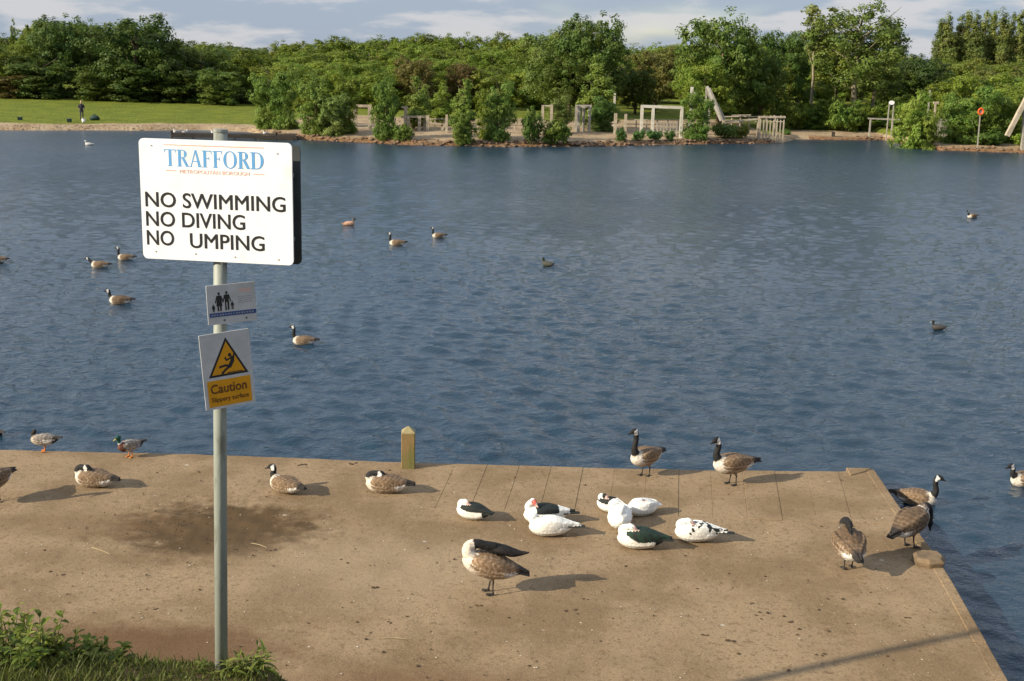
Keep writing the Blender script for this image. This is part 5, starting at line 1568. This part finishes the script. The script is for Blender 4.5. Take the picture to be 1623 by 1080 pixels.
# jetty behind the sign
A, B = at(272, 219.5, WATER_Z), at(470, 222.5, WATER_Z)
root = empty('jetty', (A.x, A.y, WATER_Z)); tag(root, 'low dark timber jetty just showing above the top of the white board', 'jetty')
d = (B - A); ln = d.length; d.normalize(); nrm = Vector((-d.y, d.x, 0))
nb = 46
s = MB()
for i in range(nb):
    c_ = d * ((i + .5) * ln / nb); s.box(c_ + nrm * .8 + Vector((0, 0, .40 + rs.uniform(-.008, .008))), (ln / nb * .9, 1.6, .06), math.atan2(d.y, d.x))
o_ = s.build('deck_boards', m_dark_t, root); o_['kind'] = 'stuff'
s = MB(); s.bar(Vector((0, 0, .22)), d * ln + Vector((0, 0, .22)), .08, .28); s.build('side_beam', m_dark_t, root)
for i in range(7):
    c_ = d * (i * ln / 6.0); s = MB(); s.tube([c_ + Vector((0, .05, -1.0)), c_ + Vector((0, .05, .34 + (.25 if i in (0, 5) else 0)))], .10, 8); s.build('pile', m_dark_t, root)
for i, (px, k_, yw, lab) in enumerate(((278, 1.0, 200, 'pale gull at the left end of the dark jetty'), (292, .9, 20, 'second pale gull from the left end of the dark jetty'), (336, .75, 160, 'small pale gull on the jetty just left of the pole top'), (420, .9, 190, 'pale gull on the right part of the jetty'))):
    q = A + d * (ln * (px - 272) / 198.0) + nrm * .5
    z0 = .05; k = k_
    P_ = body_prims(z0 + .03, k * .8, 1.05, tail_up=.02, wing=True, tail_len=.6)
    c = Vector((.20 * k, 0, z0 + .22 * k)); dd_ = Vector((1, 0, -.1))
    P_.append(neck_chain([(.11 * k, 0, z0 + .05), (.17 * k, 0, z0 + .13 * k), (.19 * k, 0, z0 + .19 * k)], .08, .045, k)); hp, lat, dn = head_prims(c, dd_, k * 1.2, .8); P_ += hp
    me = organic('body', P_, .013, lambda lab, p, t_, n: (.5, .35, .1) if lab == 'bill' else ((.34, .33, .33) if lab == 'wing' else (.68, .65, .60)), m_feather_w, 2, .5)
    o_ = empty('gull', (q.x, q.y, WATER_Z + .42), R(yw)); obj('body', me, None, o_); tag(o_, lab, 'gull')

# angler on the lawn
def person(px, py, depth, label):
    q = atd(px, py, depth); gz = float(ground_z(q.x, depth))
    P_ = []
    for sg in (-1, 1):
        P_.append(('trousers', [((0, sg * .09, .92), .095, .10), ((.02, sg * .10, .52), .062, .068), ((-.01, sg * .11, .08), .045, .05)], YY))
        P_.append(('boot', [((-.06, sg * .11, .05), .045, .045), ((.04, sg * .115, .05), .05, .045), ((.16, sg * .125, .035), .04, .03)], YY))
        P_.append(('jacket', [((0, sg * .19, 1.40), .065, .07), ((.03, sg * .25, 1.13), .052, .055), ((.18, sg * .20, 1.02), .042, .042)], YY))
        P_.append(('skin', [((.18, sg * .20, 1.02), .038, .038), ((.27, sg * .18, 1.03), .04, .03)], YY))
    P_.append(('jacket', [((0, 0, .84), .15, .11), ((0, 0, 1.05), .155, .11), ((0, 0, 1.30), .19, .12), ((0, 0, 1.43), .15, .09), ((0, 0, 1.48), .07, .065)], YY))
    P_.append(('skin', [((0, 0, 1.44), .052, .055), ((.01, 0, 1.55), .05, .055)], YY))
    P_.append(('skin', [((.01, 0, 1.53), .05, .06), ((.02, 0, 1.60), .072, .088), ((.015, 0, 1.68), .076, .095), ((.0, 0, 1.75), .05, .065)], YY))
    P_.append(('skin', [((.09, 0, 1.62), .014, .02), ((.125, 0, 1.61), .012, .014)], YY))
    cmap = {'trousers': (.05, .05, .065), 'boot': (.03, .025, .02), 'jacket': (.035, .032, .045), 'skin': (.50, .31, .22)}
    me = organic('body', P_, .022, lambda lab, p, t_, n: cmap[lab], attr_mat('clothing', nscale=8, namt=.2), 3)
    o_ = empty('person', (q.x, depth, gz), R(-70)); obj('body', me, None, o_)
    mh = MB(); st = [((-.015, 0, 1.625), .078, .092), ((-.02, 0, 1.70), .083, .100), ((-.01, 0, 1.775), .05, .06)]
    loft(mh, st, 12); mh.build('hair', mat('fair hair', (.34, .24, .12), .8), o_, True)
    for sg in (-1, 1):
        s_ = MB(); s_.tube([(.085, sg * .03, 1.655), (.098, sg * .03, 1.655)], .009, 6); s_.build('eye', m_eye, o_)
    tag(o_, label, 'person')
person(130, 193, 116.5, 'person in dark clothes standing on the lawn by the water, holding arms forward')
m_bag = mat('dark tackle bag', (.018, .03, .024), .7, (.02, .05, .045), 8)
q = atd(150, 190, 116.8); root = empty('tackle_bag', (q.x, 116.8, float(ground_z(q.x, 116.8)))); tag(root, 'dark humped bag with a greenish top lying right of the angler', 'bag')
mb = MB(); loft(mb, spline([((-.42, 0, .10), .10, .09), ((-.25, 0, .20), .22, .20), ((0, 0, .25), .26, .25), ((.25, 0, .22), .22, .20), ((.46, 0, .12), .08, .08)], 3), 12); mb.build('body', m_bag, root, True)
s = MB(); s.tube([(-.16, 0, .42), (-.06, 0, .56), (.08, 0, .56), (.16, 0, .44)], .022, 7); s.build('handle', m_bag, root, True)
q = atd(132.5, 192, 114.5); root = empty('bucket', (q.x, 114.5, float(ground_z(q.x, 114.5)))); tag(root, 'small white bucket at the feet of the angler', 'bucket')
s = MB(); s.tube([(0, 0, -.02), (0, 0, .30)], [.13, .17], 16); s.build('pail', m_white, root, True)
s = MB(); s.tube([(0, 0, .29), (0, 0, .32)], [.182, .182], 16); s.build('rim', m_white, root, True)
s = MB(); s.tube([(.17 * math.cos(a), .02, .30 + .13 * math.sin(a)) for a in np.linspace(0.1, 3.04, 9)], .008, 6); s.build('handle', m_bolt, root, True)
for px, lab in ((32, 'small dark tackle box on the bank near the left edge'), (110, 'small dark tackle box on the bank left of the angler')):
    q = atd(px, 193, 114.5); root = empty('tackle_box', (q.x, 114.5, float(ground_z(q.x, 114.5))), .3); tag(root, lab, 'box')
    s = MB(); s.box((0, 0, .11), (.42, .26, .24)); bevel(s.build('box_body', m_bag, root), .02)
    s = MB(); s.box((0, 0, .255), (.44, .28, .05)); bevel(s.build('lid', m_bag, root), .015)
    s = MB(); s.tube([(-.08, 0, .28), (-.05, 0, .33), (.05, 0, .33), (.08, 0, .28)], .012, 6); s.build('handle', m_bolt, root)

# ================================================================ near bank: grass and weeds
def grass():
    g = np.random.default_rng(12); n = 13000
    X = g.uniform(-4.8, -0.75, n); Y = 7.55 - np.abs(g.normal(0, 0.75, n)); Y = np.clip(Y, 5.4, 7.62)
    keep = (X < -1.6) | (g.random(n) < smoothstep(-1.1, -1.5, X) * .7)
    X, Y = X[keep], Y[keep]; n = len(X)
    Z = bank_z(X, Y) - .01
    tall = .025 + .045 * g.random(n) + smoothstep(-1.9, -2.9, X) * .08 * g.random(n)
    h = tall * (0.7 + 0.9 * g.random(n) ** 2) * (1 + .35 * fnoise(X, Y, 5, 8, 2))
    a = g.uniform(0, 6.283, n); lean = g.uniform(.1, .9, n) * h; w_ = g.uniform(.003, .0065, n)
    dx, dy = np.cos(a), np.sin(a); px_, py_ = -dy, dx
    rows = []
    for f, wf in ((0, 1), (.5, .8), (.85, .4), (1.0, .05)):
        cx, cy, cz = X + dx * lean * f ** 2, Y + dy * lean * f ** 2, Z + h * (f - .15 * f ** 3)
        rows.append(np.stack([cx - px_ * w_ * wf, cy - py_ * w_ * wf, cz], -1)); rows.append(np.stack([cx + px_ * w_ * wf, cy + py_ * w_ * wf, cz], -1))
    V = np.stack(rows, 1).reshape(-1, 3)
    b0 = np.arange(n)[:, None] * 8
    F = np.concatenate([b0 + np.array([[2 * i, 2 * i + 1, 2 * i + 3, 2 * i + 2]]) for i in range(3)], 0)
    me = mesh_fast('grass', V, F); me.materials.append(m_leaf)
    o = obj('grass', me); o.color = (.060, .075, .014, 1)
    tag(o, kind='stuff')
grass()
def leaf_blade(name, ln, wd, curl, rows=5):
    V, F = [], []
    for i in range(rows + 1):
        f = i / rows; w_ = wd * math.sin(math.pi * min(f * .93 + .05, 1)) ** .8 * .5
        x = ln * f; z = curl * ln * (f - 1.6 * f * f)
        V += [(x, -w_, z + w_ * .35), (x, 0, z), (x, w_, z + w_ * .35)]
    for i in range(rows):
        o_ = i * 3; F += [(o_, o_ + 1, o_ + 4, o_ + 3), (o_ + 1, o_ + 2, o_ + 5, o_ + 4)]
    me = bpy.data.meshes.new(name); me.from_pydata(V, [], F); me.update(); me.materials.append(m_leaf)
    return me
L_NET = [leaf_blade('leaf', .075, .046, .25), leaf_blade('leaf', .06, .034, .5)]
L_DOCK = [leaf_blade('leaf', .17, .034, .45, 7), leaf_blade('leaf', .12, .028, .7, 7)]
m_stem = mat('green stem', (.09, .11, .03), .7)
rw = random.Random(31)
def weed(x, y, h, n_stem, per, leaves, cols, label, name, group=None, spread=.10, leaf_objs=True, lsc=1.0):
    z = float(bank_z(x, y)) - .02
    root = empty(name, (x, y, z), rw.uniform(0, 6.28)); tag(root, label, 'plant', group)
    for k in range(n_stem):
        a = rw.uniform(0, 6.28); r_ = spread * math.sqrt(rw.random()); hh_ = h * rw.uniform(.6, 1.05)
        tip = Vector((r_ * math.cos(a) * 2.0, r_ * math.sin(a) * 2.0, hh_)); bs = Vector((r_ * math.cos(a), r_ * math.sin(a), 0))
        s_ = MB(); s_.tube([bs, bs.lerp(tip, .5) + Vector((0, 0, .02)), tip], [.004, .0032, .0015], 5); s_.build('stem', m_stem, root)
        for j in range(per):
            f = .18 + .82 * (j + .5) / per; p = bs.lerp(tip, f)
            o_ = obj('leaf', leaves[rw.randrange(len(leaves))], None, root)
            o_.location = p; ang = j * 2.4 + rw.uniform(-.4, .4)
            o_.rotation_euler = (rw.uniform(-.3, .3), rw.uniform(-.75, .25) if f < .85 else rw.uniform(-1.1, -.4), ang)
            sc_ = lsc * rw.uniform(.65, 1.2) * (1.1 - .45 * f); o_.scale = (sc_,) * 3
            c_ = cols[rw.randrange(len(cols))]; k_ = rw.uniform(.8, 1.15); o_.color = (c_[0] * k_, c_[1] * k_, c_[2] * k_, 1)
    return root
WC = ((.095, .13, .018), (.06, .095, .014), (.14, .155, .036))
GW = 'leafy weeds crowding the bank at lower left'
def bank_xy(px, y): return atd(px, 1040, y).x
for (px, y, h, ns) in ((8, 7.25, .37, 5), (38, 7.3, .35, 5), (62, 7.2, .31, 5), (88, 7.3, .22, 4), (-22, 7.1, .38, 5), (18, 6.85, .36, 4), (112, 7.2, .18, 4), (140, 7.3, .14, 4), (55, 6.95, .33, 5), (170, 7.3, .11, 4), (205, 7.3, .09, 3)):
    weed(bank_xy(px, y), y, h, ns, 9, L_NET, WC, 'leafy green weed among the others crowding the bank at lower left', 'leafy_weed', GW, .085, lsc=1.3)
weed(bank_xy(392, 7.12), 7.12, .16, 5, 9, L_DOCK, ((.10, .135, .02), (.12, .15, .03)), 'bright green long-leaved weed at the right foot of the sign pole', 'dock_plant', None, .07, lsc=.85)
weed(bank_xy(372, 7.02), 7.02, .12, 4, 7, L_DOCK, ((.085, .12, .02), (.11, .135, .03)), 'smaller long-leaved weed hugging the base of the sign pole', 'dock_plant', None, .06, lsc=.8)
weed(bank_xy(322, 7.05), 7.05, .08, 2, 6, L_DOCK, ((.085, .12, .02),), 'low weed in the grass just left of the sign pole', 'dock_plant', None, .05, lsc=.6)

# ================================================================ litter on the quay
m_clod = mat('dark clods', (.085, .055, .03), .95, (.05, .032, .018), 20)
s = MB(); rs = random.Random(4)
for i in range(620):
    px, py = rs.uniform(-40, 1590), rs.uniform(735, 1080)
    q = at(px, py)
    if q.x > float(quay_right(q.y)) - .2 or q.y > float(quay_front(q.x)) - .1: continue
    r_ = rs.choice((.006, .008, .010, .013, .019)) * rs.uniform(.8, 1.2)
    if (i % 3) == 0:                                     # more of them in the churned patch
        q = at(rs.gauss(340, 95), rs.gauss(828, 24)); r_ *= .85
    lump(s, (q.x, q.y, .004), r_, rs, .55)
tag(s.build('soil_clods', m_clod), kind='stuff')
s = MB()
for i in range(240):
    px, py = rs.uniform(-40, 1590), rs.uniform(735, 1080); q = at(px, py)
    if q.x > float(quay_right(q.y)) - .2 or q.y > float(quay_front(q.x)) - .1: continue
    lump(s, (q.x, q.y, .002), rs.uniform(.006, .015), rs, .35)
tag(s.build('pale_grit', mat('pale grit and droppings', (.55, .49, .40), .9, (.40, .33, .24), 20)), kind='stuff')
# flat dark droppings and scraps
s = MB()
for (px, py, r_) in ((100, 910, .07), (105, 942, .05), (245, 965, .035), (598, 930, .06), (616, 987, .05), (905, 968, .07), (928, 950, .045), (1192, 957, .045), (1196, 975, .03), (1258, 987, .07), (1372, 925, .04), (1436, 980, .05), (1115, 1006, .05), (1160, 1015, .06), (760, 960, .05), (430, 872, .05), (560, 735, .07), (478, 737, .08), (1330, 762, .09), (1250, 1063, .04), (1300, 1038, .05)):
    q = at(px, py)
    for k in range(3): lump(s, (q.x + rs.uniform(-r_, r_), q.y + rs.uniform(-r_, r_) * .6, .0), r_ * rs.uniform(.25, .55), rs, .28)
tag(s.build('droppings', m_clod), kind='stuff')
m_straw = mat('dry straw', (.42, .33, .19), .9)
for (a, b_, lab) in (((398, 861), (423, 868), 'dry straw lying on the dark patch behind the sign pole'), ((600, 1012), (650, 1013), 'pale thin twig lying on the bare earth in the lower middle'), ((145, 868), (175, 879), 'thin dry twig on the bare earth at left')):
    A, B = at(*a, .008), at(*b_, .008); s = MB(); s.tube([A, A.lerp(B, .5) + Vector((0, .015, .004)), B], [.004, .0045, .003], 6)
    o_ = s.build('twig', m_straw); tag(o_, lab, 'twig')

# unseen pole with invented lamp head, added to cast the quay's long shadow
A, B = at(1110, 1080), at(1540, 985)
dr = (B - A).normalized()
lx = -8.0
ly = A.y + dr.y / dr.x * (lx - A.x)
gz = float(bank_z(lx, ly))
root = empty('shadow_pole', (lx, ly, gz)); tag(root, 'tall grey pole added out of view on the left to cast a long shadow', 'street lamp')
top = (Vector((lx, ly, 0)) - B).length * math.tan(SUN_EL) + .25
s = MB(); s.tube([(0, 0, -.4), (0, 0, 1.2), (0, 0, 1.25), (0, 0, top - gz)], [.10, .09, .075, .06], 14); s.build('pole', m_pole, root, True)
s = MB(); s.tube([(0, 0, top - gz - .02), (0, 0, top - gz + .05), (0, 0, top - gz + .18)], [.05, .12, .05], 14); s.build('lamp_head', m_pole, root, True)  # made-up head of the added pole
